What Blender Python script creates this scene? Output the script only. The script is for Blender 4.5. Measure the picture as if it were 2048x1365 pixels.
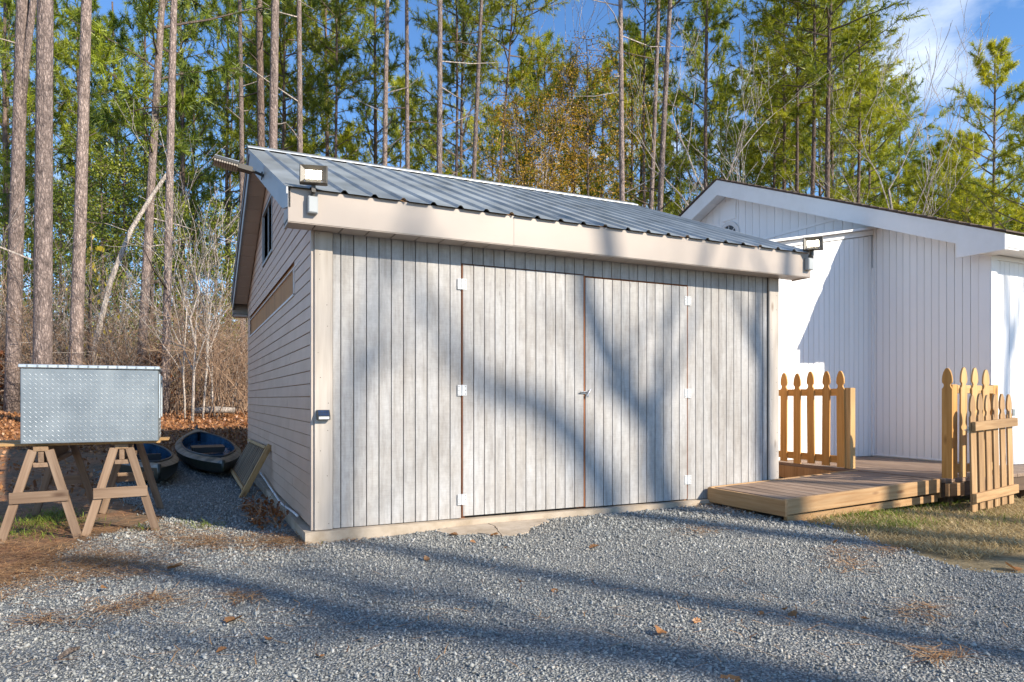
import bpy, bmesh, math, random
import numpy as np
from mathutils import Vector, Matrix, Quaternion
for o in list(bpy.data.objects): bpy.data.objects.remove(o)
SC = bpy.context.scene
COL = SC.collection
V = Vector
# ------------------------------------------------------------------ camera, sky, sun, exposure
CAM = V((-.901, -5.435, 1.022)); FPX = 1367.0; YAW = math.atan2(.4316, .902)
cam = bpy.data.cameras.new('camera'); camo = bpy.data.objects.new('camera', cam); COL.objects.link(camo)
camo.location = CAM; camo.rotation_euler = (math.pi/2, 0, -YAW)
cam.sensor_width = 36; cam.lens = 36*FPX/2048; cam.shift_y = 115.5/2048; cam.clip_end = 1500; cam.clip_start = .05
SC.camera = camo
SUND = V((-.60, 1.0, -.66)); SUND.normalize()
W = bpy.data.worlds.new('World'); SC.world = W; W.use_nodes = True
nt = W.node_tree; nt.nodes.clear()
sky = nt.nodes.new('ShaderNodeTexSky'); sky.sky_type = 'NISHITA'; sky.sun_disc = False
sky.sun_elevation = math.asin(-SUND.z); sky.sun_rotation = math.atan2(-SUND.x, -SUND.y)
sky.air_density = .85; sky.dust_density = .05; sky.ozone_density = 4.0; sky.altitude = 200
tc = nt.nodes.new('ShaderNodeTexCoord'); mp = nt.nodes.new('ShaderNodeMapping'); mp.inputs['Scale'].default_value = (1, 1, 2.2)
mp.inputs['Location'].default_value = (.73, .41, .29)
nz = nt.nodes.new('ShaderNodeTexNoise'); nz.inputs['Scale'].default_value = 2.6; nz.inputs['Detail'].default_value = 7; nz.inputs['Roughness'].default_value = .55
cr = nt.nodes.new('ShaderNodeValToRGB'); cr.color_ramp.elements[0].position = .53; cr.color_ramp.elements[1].position = .70
mx = nt.nodes.new('ShaderNodeMix'); mx.data_type = 'RGBA'; mx.inputs[7].default_value = (4.2, 4.6, 5.2, 1)
bg = nt.nodes.new('ShaderNodeBackground'); bg.inputs['Strength'].default_value = .15
out = nt.nodes.new('ShaderNodeOutputWorld')
L = nt.links.new
L(tc.outputs['Generated'], mp.inputs['Vector']); L(mp.outputs[0], nz.inputs['Vector']); L(nz.outputs['Fac'], cr.inputs['Fac'])
L(cr.outputs['Color'], mx.inputs[0]); hs = nt.nodes.new('ShaderNodeHueSaturation'); hs.inputs['Saturation'].default_value = 1.1; L(sky.outputs[0], hs.inputs['Color']); L(hs.outputs[0], mx.inputs[6]); L(mx.outputs[2], bg.inputs['Color']); L(bg.outputs[0], out.inputs[0])
sl = bpy.data.lights.new('sun', 'SUN'); sl.energy = 4.6; sl.angle = math.radians(.53); sl.color = (1, .90, .75)
so = bpy.data.objects.new('sun', sl); COL.objects.link(so); so.rotation_euler = SUND.to_track_quat('-Z', 'Y').to_euler()
so.location = (12, -20, 20)
SC.view_settings.view_transform = 'Standard'; SC.view_settings.look = 'None'; SC.view_settings.exposure = .82
SC.view_settings.gamma = 1; SC.view_settings.use_curve_mapping = False
SC.render.engine = 'CYCLES'
SC.cycles.max_bounces = 4; SC.cycles.diffuse_bounces = 3; SC.cycles.glossy_bounces = 2

rnd = random.Random(7)
# ------------------------------------------------------------------ helpers
def ray(px, py):
    X = (px-1024)/FPX; Y = -(py-798)/FPX
    return V((X*.902+.4316, -X*.4316+.902, Y))
def at(px, py, Z): return CAM + ray(px, py)*Z
def on(px, py, axis, val):
    d = ray(px, py); return CAM + d*((val-CAM[axis])/d[axis])
WM = {}
def setprops(o, label=None, cat=None, group=None, kind=None):
    if label: o['label'] = label
    if cat: o['category'] = cat
    if group: o['group'] = group
    if kind: o['kind'] = kind
    return o
def attach(o, parent, wm=None):
    wm = wm if wm is not None else Matrix.Identity(4)
    WM[o] = wm; o.matrix_basis = wm
    if parent is not None:
        o.parent = parent; o.matrix_parent_inverse = WM[parent].inverted()
    COL.objects.link(o); return o
def thing(name, label, cat, loc=(0, 0, 0), group=None):
    o = bpy.data.objects.new(name, None); o.empty_display_size = .1
    attach(o, None, Matrix.Translation(V(loc))); return setprops(o, label, cat, group)
def pyd(name, vs, fs, mat, parent=None, smooth=False, wm=None):
    me = bpy.data.meshes.new(name); me.from_pydata([tuple(v) for v in vs], [], fs); me.update()
    if mat: me.materials.append(mat)
    if smooth: me.polygons.foreach_set('use_smooth', [True]*len(me.polygons))
    return attach(bpy.data.objects.new(name, me), parent, wm)
def npmesh(name, vs, tris, mat, col=None, smooth=False):
    me = bpy.data.meshes.new(name); n = len(vs); m = len(tris); k = tris.shape[1]
    me.vertices.add(n); me.vertices.foreach_set('co', np.ascontiguousarray(vs, dtype=np.float32).ravel())
    me.loops.add(m*k); me.loops.foreach_set('vertex_index', np.ascontiguousarray(tris, dtype=np.int32).ravel())
    me.polygons.add(m); me.polygons.foreach_set('loop_start', np.arange(0, m*k, k, dtype=np.int32))
    if col is not None:
        a = me.attributes.new('tint', 'FLOAT', 'POINT'); a.data.foreach_set('value', np.ascontiguousarray(col, dtype=np.float32))
    if smooth: me.polygons.foreach_set('use_smooth', np.ones(m, dtype=bool))
    me.update(calc_edges=True)
    if mat: me.materials.append(mat)
    return me
BOXC = {}
def boxmesh(w, t, l, bev, mat):
    k = (round(w, 4), round(t, 4), round(l, 4), bev, mat.name)
    if k in BOXC: return BOXC[k]
    bm = bmesh.new(); bmesh.ops.create_cube(bm, size=1)
    bmesh.ops.scale(bm, vec=(w, t, l), verts=bm.verts)
    if bev > 0: bmesh.ops.bevel(bm, geom=list(bm.edges), offset=min(bev, .45*min(w, t, l)), segments=1, affect='EDGES')
    me = bpy.data.meshes.new('board'); bm.to_mesh(me); bm.free(); me.materials.append(mat); BOXC[k] = me; return me
def beam(name, p0, p1, w, t, wdir, mat, parent=None, bev=.003):
    """board from p0 to p1 (its centre line), width w along wdir, thickness t"""
    p0 = V(p0); p1 = V(p1); z = (p1-p0); l = z.length; z.normalize()
    x = V(wdir) - z*V(wdir).dot(z); x.normalize(); y = z.cross(x)
    m = Matrix((x, y, z)).transposed().to_4x4(); m.translation = (p0+p1)/2
    return attach(bpy.data.objects.new(name, boxmesh(w, t, l, bev, mat)), parent, m)
def box(name, lo, hi, mat, parent=None, bev=.003):
    """axis aligned box, local Z = world Z"""
    lo = V(lo); hi = V(hi); d = hi-lo
    return attach(bpy.data.objects.new(name, boxmesh(d.x, d.y, d.z, bev, mat)), parent, Matrix.Translation((lo+hi)/2))
class MB:
    def __init__(s): s.v = []; s.f = []
    def add(s, vs, fs):
        n = len(s.v); s.v += [V(v) for v in vs]; s.f += [tuple(i+n for i in f) for f in fs]
    def box(s, lo, hi, m=None):
        a, b, c = lo; d, e, f = hi
        vs = [V(p) for p in ((a,b,c),(d,b,c),(d,e,c),(a,e,c),(a,b,f),(d,b,f),(d,e,f),(a,e,f))]
        if m: vs = [m @ v for v in vs]
        s.add(vs, [(3,2,1,0),(4,5,6,7),(0,1,5,4),(1,2,6,5),(2,3,7,6),(3,0,4,7)])
    def tube(s, pts, rad, n=8, cap=True):
        pts = [V(p) for p in pts]; base = len(s.v); k = len(pts)
        t0 = (pts[1]-pts[0]).normalized(); a = t0.orthogonal().normalized()
        for i, p in enumerate(pts):
            t = (pts[min(i+1, k-1)]-pts[max(i-1, 0)]).normalized()
            a = (a - t*a.dot(t)).normalized(); b = t.cross(a); r = rad[i] if hasattr(rad, '__len__') else rad
            for j in range(n):
                q = 2*math.pi*j/n; s.v.append(p + (a*math.cos(q)+b*math.sin(q))*r)
        for i in range(k-1):
            for j in range(n):
                s.f.append((base+i*n+j, base+i*n+(j+1) % n, base+(i+1)*n+(j+1) % n, base+(i+1)*n+j))
        if cap:
            s.f.append(tuple(base+j for j in range(n))[::-1]); s.f.append(tuple(base+(k-1)*n+j for j in range(n)))
    def prism(s, poly, ext):
        n = len(poly); e = V(ext); p = [V(q) for q in poly]
        s.add(p+[q+e for q in p], [tuple(range(n))[::-1], tuple(range(n, 2*n))]+[(i, (i+1) % n, n+(i+1) % n, n+i) for i in range(n)])
    def mesh(s, name, mat, smooth=False):
        me = bpy.data.meshes.new(name); me.from_pydata([tuple(v) for v in s.v], [], s.f)
        bm = bmesh.new(); bm.from_mesh(me); bmesh.ops.recalc_face_normals(bm, faces=bm.faces); bm.to_mesh(me); bm.free()
        me.materials.append(mat)
        if smooth: me.polygons.foreach_set('use_smooth', [True]*len(me.polygons))
        return me
    def build(s, name, mat, parent=None, smooth=False, wm=None):
        return attach(bpy.data.objects.new(name, s.mesh(name, mat, smooth)), parent, wm)
# ------------------------------------------------------------------ materials
def newmat(name):
    m = bpy.data.materials.new(name); m.use_nodes = True; t = m.node_tree
    return m, t, t.nodes['Principled BSDF']
def node(t, ty, **kw):
    n = t.nodes.new(ty)
    for k, v in kw.items():
        if k in n.inputs: n.inputs[k].default_value = v
        else: setattr(n, k, v)
    return n
def ramp(t, fac, stops, interp='LINEAR'):
    r = t.nodes.new('ShaderNodeValToRGB'); r.color_ramp.interpolation = interp; e = r.color_ramp.elements
    while len(e) < len(stops): e.new(.5)
    for i, (p, c) in enumerate(stops):
        e[i].position = p; e[i].color = (*c, 1) if len(c) == 3 else c
    t.links.new(fac, r.inputs['Fac']); return r.outputs['Color']
def mix(t, fac, a, b, mode='MIX'):
    m = t.nodes.new('ShaderNodeMix'); m.data_type = 'RGBA'; m.blend_type = mode
    for sock, val in ((m.inputs[0], fac), (m.inputs[6], a), (m.inputs[7], b)):
        if hasattr(val, 'links'): t.links.new(val, sock)
        elif isinstance(val, (int, float)): sock.default_value = val
        else: sock.default_value = (*val, 1)
    return m.outputs[2]
def coords(t, scale=(1, 1, 1), rand=True, which='Object'):
    c = node(t, 'ShaderNodeTexCoord'); m = node(t, 'ShaderNodeMapping'); m.inputs['Scale'].default_value = scale
    src = c.outputs[which]
    if rand:
        oi = node(t, 'ShaderNodeObjectInfo'); mul = node(t, 'ShaderNodeVectorMath', operation='MULTIPLY_ADD')
        cmb = node(t, 'ShaderNodeCombineXYZ')
        for i in range(3): t.links.new(oi.outputs['Random'], cmb.inputs[i])
        t.links.new(cmb.outputs[0], mul.inputs[0]); mul.inputs[1].default_value = (37.3, 71.9, 53.1); t.links.new(src, mul.inputs[2]); src = mul.outputs[0]
    t.links.new(src, m.inputs['Vector']); return m.outputs[0]
def noise(t, vec, scale, detail=4, rough=.55):
    n = node(t, 'ShaderNodeTexNoise'); n.inputs['Scale'].default_value = scale; n.inputs['Detail'].default_value = detail; n.inputs['Roughness'].default_value = rough
    t.links.new(vec, n.inputs['Vector']); return n.outputs['Fac']
def bump(t, b, h, strength=.4, dist=.01, chain=None):
    n = node(t, 'ShaderNodeBump'); n.inputs['Strength'].default_value = strength; n.inputs['Distance'].default_value = dist
    t.links.new(h, n.inputs['Height'])
    if chain is not None: t.links.new(chain, n.inputs['Normal'])
    if b is not None: t.links.new(n.outputs[0], b.inputs['Normal'])
    return n.outputs[0]
def orand(t): return node(t, 'ShaderNodeObjectInfo').outputs['Random']

def m_wood(name, c0, c1, c2, rough=.75, vary=.25, grain=1.0, knots=True, bumps=.35):
    """grain runs along local Z"""
    m, t, b = newmat(name)
    v = coords(t, (22*grain, 22*grain, 1.3)); n1 = noise(t, v, 1.6, 5, .6)
    v2 = coords(t, (2.5, 2.5, .35)); n2 = noise(t, v2, 2.5, 3)
    col = ramp(t, n1, [(.28, c0), (.5, c1), (.75, c2)])
    dark = ramp(t, n2, [(.3, (.62, .6, .58)), (.62, (1, 1, 1))])
    col = mix(t, .7, col, dark, 'MULTIPLY')
    r = ramp(t, orand(t), [(0, (1-vary,)*3), (1, (1+vary*.35,)*3)]); col = mix(t, 1.0, col, r, 'MULTIPLY')
    if knots:
        v3 = coords(t, (6, 6, 2.0)); k = node(t, 'ShaderNodeTexVoronoi'); k.inputs['Scale'].default_value = 1.1; t.links.new(v3, k.inputs['Vector'])
        kc = ramp(t, k.outputs['Distance'], [(.06, (.32, .2, .12)), (.16, (1, 1, 1))]); col = mix(t, .75, col, kc, 'MULTIPLY')
    t.links.new(col, b.inputs['Base Color']); b.inputs['Roughness'].default_value = rough; bump(t, b, n1, bumps, .004)
    return m
def m_paint(name, c, rough=.55, dirt=.12, sc=3.0, bumps=.1, stain=(.55, .5, .42)):
    m, t, b = newmat(name); v = coords(t, (1, 1, 1)); n1 = noise(t, v, sc, 6, .62); n2 = noise(t, v, sc*9, 3)
    col = mix(t, ramp(t, n1, [(.42, (0, 0, 0)), (.8, (dirt*3,)*3)]), c, tuple(c[i]*stain[i] for i in range(3)))
    r = ramp(t, orand(t), [(0, (.95,)*3), (1, (1,)*3)]); col = mix(t, 1., col, r, 'MULTIPLY')
    t.links.new(col, b.inputs['Base Color']); b.inputs['Roughness'].default_value = rough; bump(t, b, n2, bumps, .003); return m
def m_metal(name, c, rough=.4, metallic=1.0, sc=6.0, var=.25, bumps=.05):
    m, t, b = newmat(name); v = coords(t, (1, 1, 1)); n1 = noise(t, v, sc, 5, .6)
    col = ramp(t, n1, [(.3, tuple(x*(1-var) for x in c)), (.7, tuple(min(1, x*(1+var*.5)) for x in c))])
    t.links.new(col, b.inputs['Base Color']); b.inputs['Metallic'].default_value = metallic
    rr = ramp(t, n1, [(.3, (rough*.8,)*3), (.7, (min(1, rough*1.25),)*3)]); t.links.new(rr, b.inputs['Roughness'])
    bump(t, b, n1, bumps, .01); return m
def m_emit(name, c, s):
    m, t, b = newmat(name); b.inputs['Base Color'].default_value = (*c, 1); b.inputs['Emission Color'].default_value = (*c, 1); b.inputs['Emission Strength'].default_value = s; return m
def m_leaf(name, c0, c1, trans=.35, rough=.6, usetint=True):
    m, t, b = newmat(name); t.nodes.remove(b)
    a = node(t, 'ShaderNodeAttribute'); a.attribute_name = 'tint'
    col = ramp(t, a.outputs['Fac'], [(0, c0), (1, c1)])
    r = ramp(t, orand(t), [(0, (.72, .76, .8)), (1, (1.12, 1.06, .95))]); col = mix(t, 1., col, r, 'MULTIPLY')
    d = node(t, 'ShaderNodeBsdfDiffuse'); tr = node(t, 'ShaderNodeBsdfTranslucent'); ms = node(t, 'ShaderNodeMixShader'); ms.inputs[0].default_value = trans
    gl = node(t, 'ShaderNodeBsdfGlossy'); gl.inputs['Roughness'].default_value = .45; gl.inputs['Color'].default_value = (.8, .8, .8, 1); m2 = node(t, 'ShaderNodeMixShader'); m2.inputs[0].default_value = .04
    t.links.new(col, d.inputs[0]); t.links.new(col, tr.inputs[0]); t.links.new(d.outputs[0], ms.inputs[1]); t.links.new(tr.outputs[0], ms.inputs[2])
    t.links.new(ms.outputs[0], m2.inputs[1]); t.links.new(gl.outputs[0], m2.inputs[2])
    t.links.new(m2.outputs[0], t.nodes['Material Output'].inputs[0]); return m
def m_bark(name, c0, c1, c2, sc=1.0):
    m, t, b = newmat(name); v = coords(t, (20*sc, 20*sc, 7*sc)); n0 = noise(t, v, .6, 6, .72)
    k = node(t, 'ShaderNodeTexVoronoi'); k.feature = 'DISTANCE_TO_EDGE'; k.inputs['Scale'].default_value = 1.1
    ad = node(t, 'ShaderNodeVectorMath', operation='ADD'); t.links.new(v, ad.inputs[0]); t.links.new(node_col(t, v, 1.7), ad.inputs[1]); t.links.new(ad.outputs[0], k.inputs['Vector'])
    kc = ramp(t, k.outputs['Distance'], [(.0, c0), (.10, c1), (.4, c2)])
    kc = mix(t, .25, kc, c2)
    col = mix(t, .95, kc, ramp(t, n0, [(.32, (.28, .26, .26)), (.66, (1.3, 1.27, 1.25))]), 'MULTIPLY')
    r = ramp(t, orand(t), [(0, (.7, .68, .68)), (1, (1.15, 1.12, 1.1))]); col = mix(t, 1., col, r, 'MULTIPLY')
    t.links.new(col, b.inputs['Base Color']); b.inputs['Roughness'].default_value = .9; bump(t, b, n0, .8, .03, bump(t, None, k.outputs['Distance'], 1.0, .04)); return m
def node_col(t, v, sc):
    n = node(t, 'ShaderNodeTexNoise'); n.inputs['Scale'].default_value = sc; t.links.new(v, n.inputs['Vector']); return n.outputs['Color']
def m_plank(name, base, warm, dark):
    """weathered rough-sawn sheathing, saw marks across, weathering along local Z"""
    m, t, b = newmat(name)
    v = coords(t, (9, 9, 170)); saw = noise(t, v, 1.0, 3, .6)
    v2 = coords(t, (3, 3, .8)); w = noise(t, v2, 2.2, 5, .65); v3 = coords(t, (14, 14, 1.0)); g = noise(t, v3, 2.2, 5, .6)
    vw = coords(t, (1, 1, 1), rand=False, which='Object'); gm = node(t, 'ShaderNodeNewGeometry'); big = noise(t, gm.outputs['Position'], 1.3, 4, .6)
    col = mix(t, ramp(t, w, [(.35, (0, 0, 0)), (.72, (1, 1, 1))]), base, warm)
    col = mix(t, ramp(t, g, [(.47, (0, 0, 0)), (.8, (.8, .8, .8))]), col, dark)
    col = mix(t, .3, col, ramp(t, saw, [(.3, (.72, .72, .72)), (.6, (1.06, 1.06, 1.06))]), 'MULTIPLY')
    col = mix(t, .42, col, ramp(t, big, [(.34, (.60, .57, .54)), (.6, (1.05, 1.05, 1.05))]), 'MULTIPLY')
    col = mix(t, .14, col, ramp(t, orand(t), [(0, (.72, .7, .67)), (.5, (1, 1, 1)), (1, (1.08, 1.08, 1.09))]), 'MULTIPLY')
    mot = noise(t, coords(t, (1, 1, .55)), 26, 4, .7); col = mix(t, .42, col, ramp(t, mot, [(.34, (.70, .69, .68)), (.62, (1.06, 1.06, 1.06))]), 'MULTIPLY')
    k = node(t, 'ShaderNodeTexVoronoi'); k.inputs['Scale'].default_value = 1.0; t.links.new(coords(t, (7, 7, 2.2)), k.inputs['Vector'])
    col = mix(t, .35, col, ramp(t, k.outputs['Distance'], [(.035, (.3, .26, .22)), (.06, (1, 1, 1))]), 'MULTIPLY')
    t.links.new(col, b.inputs['Base Color']); b.inputs['Roughness'].default_value = .85
    h1 = bump(t, None, saw, .18, .002); bump(t, b, g, .3, .003, h1); return m

M = {}
M['plank'] = m_plank('weathered_plank', (.455, .447, .437), (.375, .35, .32), (.25, .232, .215))
M['cornerboard'] = m_wood('pale_board', (.44, .385, .325), (.49, .435, .375), (.53, .48, .42), vary=.06, bumps=.2)
M['doorgap'] = m_wood('red_brown_wood', (.22, .075, .028), (.32, .115, .042), (.38, .15, .06), vary=.1)
M['dark'] = m_paint('dark_gap', (.03, .025, .02), .9)
M['clap'] = m_paint('beige_vinyl', (.60, .425, .315), .5, .2, 2.2, .08, (.7, .62, .5))
M['soffit'] = m_paint('beige_soffit', (.45, .375, .315), .5, .08)
M['fascia'] = m_paint('beige_fascia', (.375, .315, .265), .4, .08, 1.6, .03, (.8, .72, .62))
M['rake'] = m_metal('grey_rake_trim', (.34, .34, .34), .45, .6, 5, .25)
M['roofmetal'] = m_metal('galvanised_roof', (.345, .375, .39), .42, .4, 1.6, .3, .03)
M['ridgemetal'] = m_metal('bright_ridge_metal', (.40, .42, .43), .4, .5, 3)
M['concrete'] = m_paint('pale_concrete', (.46, .38, .29), .9, .35, 5, .5, (.55, .5, .42))
M['ply'] = m_wood('exposed_plywood', (.34, .155, .05), (.47, .23, .08), (.55, .30, .12), vary=.1, knots=False)
M['trimwhite'] = m_paint('white_trim', (.72, .70, .68), .5, .1)
M['glassdark'] = m_metal('dark_glass', (.03, .035, .04), .08, .0, 2, .3, 0)
M['hinge'] = m_paint('white_hinge', (.60, .60, .59), .4, .05)
M['screw'] = m_metal('screw_metal', (.12, .11, .10), .5)
M['steel'] = m_metal('steel', (.45, .45, .46), .35)
M['white'] = m_paint('white_siding', (.82, .81, .80), .55, .05, 2.5, .06, (.85, .85, .86))
M['whitebright'] = m_paint('white_fascia', (.80, .78, .75), .5, .12, 3.5, .06, (.75, .73, .68))
M['shingle'] = m_paint('brown_shingle', (.13, .095, .075), .95, .3, 14, .6)
M['fence'] = m_wood('treated_pine', (.52, .245, .06), (.63, .33, .09), (.71, .41, .14), vary=.15)
M['fencelit'] = m_wood('treated_pine_lit', (.50, .29, .10), (.60, .37, .15), (.68, .45, .20), vary=.12)  # lit copy of the fence pine: sunlight put into the lighter colour
M['gatewood'] = m_wood('weathered_pine', (.30, .17, .07), (.42, .25, .11), (.52, .34, .17), vary=.25)
M['deck'] = m_wood('weathered_deck', (.20, .13, .085), (.29, .20, .14), (.36, .27, .20), vary=.3, grain=.7)
M['rampside'] = m_wood('ramp_board', (.36, .19, .075), (.46, .27, .12), (.53, .345, .175), vary=.12)
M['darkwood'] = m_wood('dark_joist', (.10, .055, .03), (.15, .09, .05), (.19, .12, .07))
M['saw'] = m_wood('old_grey_pine', (.17, .105, .065), (.25, .165, .105), (.32, .225, .155), vary=.25)
M['sawdark'] = m_wood('old_brown_pine', (.20, .12, .065), (.28, .18, .10), (.36, .24, .14), vary=.2)
M['alu'] = m_metal('aluminium_plate', (.25, .285, .305), .46, .55, 4, .18, .02)
M['alubright'] = m_metal('aluminium_tread', (.66, .70, .72), .34, .7, 8, .15, .0)
M['black'] = m_paint('black_plastic', (.03, .03, .028), .45, .1)
M['bronze'] = m_paint('bronze_housing', (.07, .06, .045), .45, .1)
M['greybox'] = m_paint('grey_box', (.38, .40, .40), .45, .12)
M['lamp'] = m_emit('lit_led', (1, .90, .70), 22)
M['lampoff'] = m_paint('led_array', (.35, .30, .24), .35, .2, 40)
M['solar'] = m_metal('solar_cell', (.03, .05, .10), .15, .2)
M['lens'] = m_paint('white_lens', (.75, .75, .72), .3, .03)
M['hull'] = m_paint('dark_green_hull', (.022, .027, .02), .4, .4, 5, .05, (1.9, 1.7, 1.4))
M['kdeck'] = m_paint('camouflage_deck', (.25, .20, .14), .5, .6, 6, .08, (.25, .28, .26))
M['kin'] = m_metal('cockpit_sky_sheen', (.05, .12, .20), .14, .35, 4, .7, .04)  # blue of the reflected sky put into the glossy cockpit colour
M['rail'] = m_wood('weathered_railing', (.20, .14, .09), (.29, .22, .15), (.36, .29, .21), vary=.25)
M['railend'] = m_wood('yellow_railing', (.38, .22, .08), (.47, .29, .12), (.54, .36, .18), vary=.1)
M['bark'] = m_bark('pine_bark', (.07, .052, .046), (.25, .195, .172), (.43, .355, .315))
M['barkfar'] = m_bark('pine_bark_dark', (.045, .03, .025), (.15, .105, .085), (.26, .195, .16), .8)
M['limb'] = m_bark('limb_bark', (.08, .06, .05), (.18, .14, .11), (.26, .21, .17), 2)
M['pale'] = m_bark('pale_bark', (.34, .29, .24), (.52, .47, .41), (.64, .60, .54), 1.4)
M['twig'] = m_paint('brown_twig', (.33, .225, .15), .9, .6, 3, .1, (.5, .42, .36))
M['needle'] = m_leaf('pine_needles', (.045, .105, .012), (.46, .52, .035), .42)
M['needlewarm'] = m_leaf('pine_needles_sunny', (.10, .17, .010), (.70, .68, .035), .48)  # sunlit copy of the needles, sunshine painted in as brighter yellow-green
M['cedar'] = m_leaf('evergreen_foliage', (.05, .10, .010), (.38, .42, .035), .42)
M['gold'] = m_leaf('golden_leaves', (.40, .24, .015), (.78, .46, .03), .48)
M['rust'] = m_leaf('rust_leaves', (.20, .06, .015), (.42, .16, .05), .35)
M['yellow'] = m_leaf('yellow_leaves', (.40, .34, .03), (.62, .50, .05), .45)
M['straw'] = m_leaf('pine_straw', (.12, .05, .02), (.56, .34, .17), .1)
M['litter'] = m_leaf('leaf_litter', (.20, .075, .03), (.50, .25, .11), .15)
M['drygrass'] = m_leaf('dry_grass', (.36, .25, .10), (.74, .57, .31), .25)
M['grass'] = m_leaf('green_grass', (.10, .15, .02), (.34, .42, .06), .35)
M['leafbrown'] = m_leaf('oak_leaf', (.25, .11, .045), (.42, .22, .09), .2)

# ground materials
def m_ground():
    m, t, b = newmat('forest_floor'); v = coords(t, (1, 1, 1), rand=False)
    n1 = noise(t, v, .55, 5, .6); n2 = noise(t, v, 14, 6, .7); n3 = noise(t, v, 2.3, 4)
    lit = ramp(t, n2, [(.25, (.10, .045, .02)), (.5, (.27, .125, .055)), (.72, (.40, .21, .10)), (.85, (.5, .33, .2))])
    soil = ramp(t, n2, [(.3, (.09, .06, .035)), (.7, (.22, .15, .085))])
    col = mix(t, ramp(t, n3, [(.36, (0, 0, 0)), (.6, (1, 1, 1))]), soil, lit)
    gr = ramp(t, n2, [(.3, (.12, .085, .035)), (.7, (.32, .24, .12))])
    # lawn to the right of the drive
    sx = node(t, 'ShaderNodeSeparateXYZ'); t.links.new(v, sx.inputs[0])
    lawn = ramp(t, sx.outputs[0], [(.0, (0, 0, 0)), (1., (1, 1, 1))]); mr = node(t, 'ShaderNodeMapRange'); mr.inputs[1].default_value = 2.6; mr.inputs[2].default_value = 3.6
    t.links.new(sx.outputs[0], mr.inputs[0]); my = node(t, 'ShaderNodeMapRange'); my.inputs[1].default_value = 7; my.inputs[2].default_value = 3; t.links.new(sx.outputs[1], my.inputs[0])
    mm = node(t, 'ShaderNodeMath', operation='MULTIPLY'); t.links.new(mr.outputs[0], mm.inputs[0]); t.links.new(my.outputs[0], mm.inputs[1])
    col = mix(t, mm.outputs[0], col, gr)
    t.links.new(col, b.inputs['Base Color']); b.inputs['Roughness'].default_value = .95; bump(t, b, n2, .8, .03); return m
def m_gravel():
    m, t, b = newmat('gravel_bed'); v = coords(t, (1, 1, 1), rand=False)
    k = node(t, 'ShaderNodeTexVoronoi'); k.inputs['Scale'].default_value = 75; t.links.new(v, k.inputs['Vector'])
    n1 = noise(t, v, 1.3, 4); sep = node(t, 'ShaderNodeSeparateColor'); t.links.new(k.outputs['Color'], sep.inputs[0])
    col = ramp(t, sep.outputs[0], [(0, (.14, .145, .14)), (.45, (.25, .262, .255)), (.8, (.36, .37, .35)), (.93, (.44, .43, .40)), (1, (.48, .39, .30))])
    col = mix(t, .8, col, ramp(t, k.outputs['Distance'], [(.2, (1, 1, 1)), (.75, (.25, .25, .26))]), 'MULTIPLY')
    col = mix(t, .5, col, ramp(t, n1, [(.3, (.75, .75, .76)), (.7, (1.1, 1.1, 1.08))]), 'MULTIPLY')
    t.links.new(col, b.inputs['Base Color']); b.inputs['Roughness'].default_value = .85
    inv = node(t, 'ShaderNodeMath', operation='SUBTRACT'); inv.inputs[0].default_value = 1; t.links.new(k.outputs['Distance'], inv.inputs[1]); bump(t, b, inv.outputs[0], .9, .015); return m
def m_stone():
    m, t, b = newmat('crushed_stone'); a = node(t, 'ShaderNodeAttribute'); a.attribute_name = 'tint'
    col = ramp(t, a.outputs['Fac'], [(0, (.15, .156, .15)), (.4, (.27, .277, .262)), (.75, (.375, .376, .348)), (.92, (.47, .46, .43)), (1, (.50, .41, .31))])
    v = coords(t, (1, 1, 1), rand=False); n1 = noise(t, v, 160, 2); col = mix(t, .4, col, ramp(t, n1, [(.3, (.6, .6, .6)), (.7, (1.2, 1.2, 1.2))]), 'MULTIPLY')
    gm = node(t, 'ShaderNodeNewGeometry'); d1 = noise(t, gm.outputs['Position'], .8, 5, .65); col = mix(t, ramp(t, d1, [(.45, (0, 0, 0)), (.75, (.55, .55, .55))]), col, (.36, .325, .27)); t.links.new(col, b.inputs['Base Color']); b.inputs['Roughness'].default_value = .8; return m
M['ground'] = m_ground(); M['gravel'] = m_gravel(); M['stone'] = m_stone()
# ------------------------------------------------------------------ terrain
def sstep(a, b, x):
    t = min(1, max(0, (x-a)/(b-a))); return t*t*(3-2*t)
def hgt(x, y):
    h = -.092 + .036*sstep(.3, 1.4, x)*sstep(-1.5, -.25, y)*sstep(3, 1, y)*sstep(6, 4, x) + .76*sstep(4.3, 13, y) + .9*sstep(14, 90, y)
    h += .02*math.sin(x*.9+1)*math.sin(y*.7)*sstep(1.5, 4, abs(y)+abs(x)*.3) * (1 if y > 1 else .4)
    return h
def axis(a, b, near0, near1, fine, coarse):
    xs = []; x = a
    while x < b:
        xs.append(x); d = max(0, near0-x, x-near1); x += fine + d*coarse
    xs.append(b); return xs
gx = axis(-260, 260, -8, 12, .4, .22); gy = axis(-160, 320, -6, 16, .4, .2)
vs = [(x, y, hgt(x, y)-.004) for y in gy for x in gx]; nx = len(gx)
fs = [(j*nx+i, j*nx+i+1, (j+1)*nx+i+1, (j+1)*nx+i) for j in range(len(gy)-1) for i in range(nx-1)]
setprops(pyd('ground', vs, fs, M['ground'], smooth=True), kind='structure')
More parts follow.
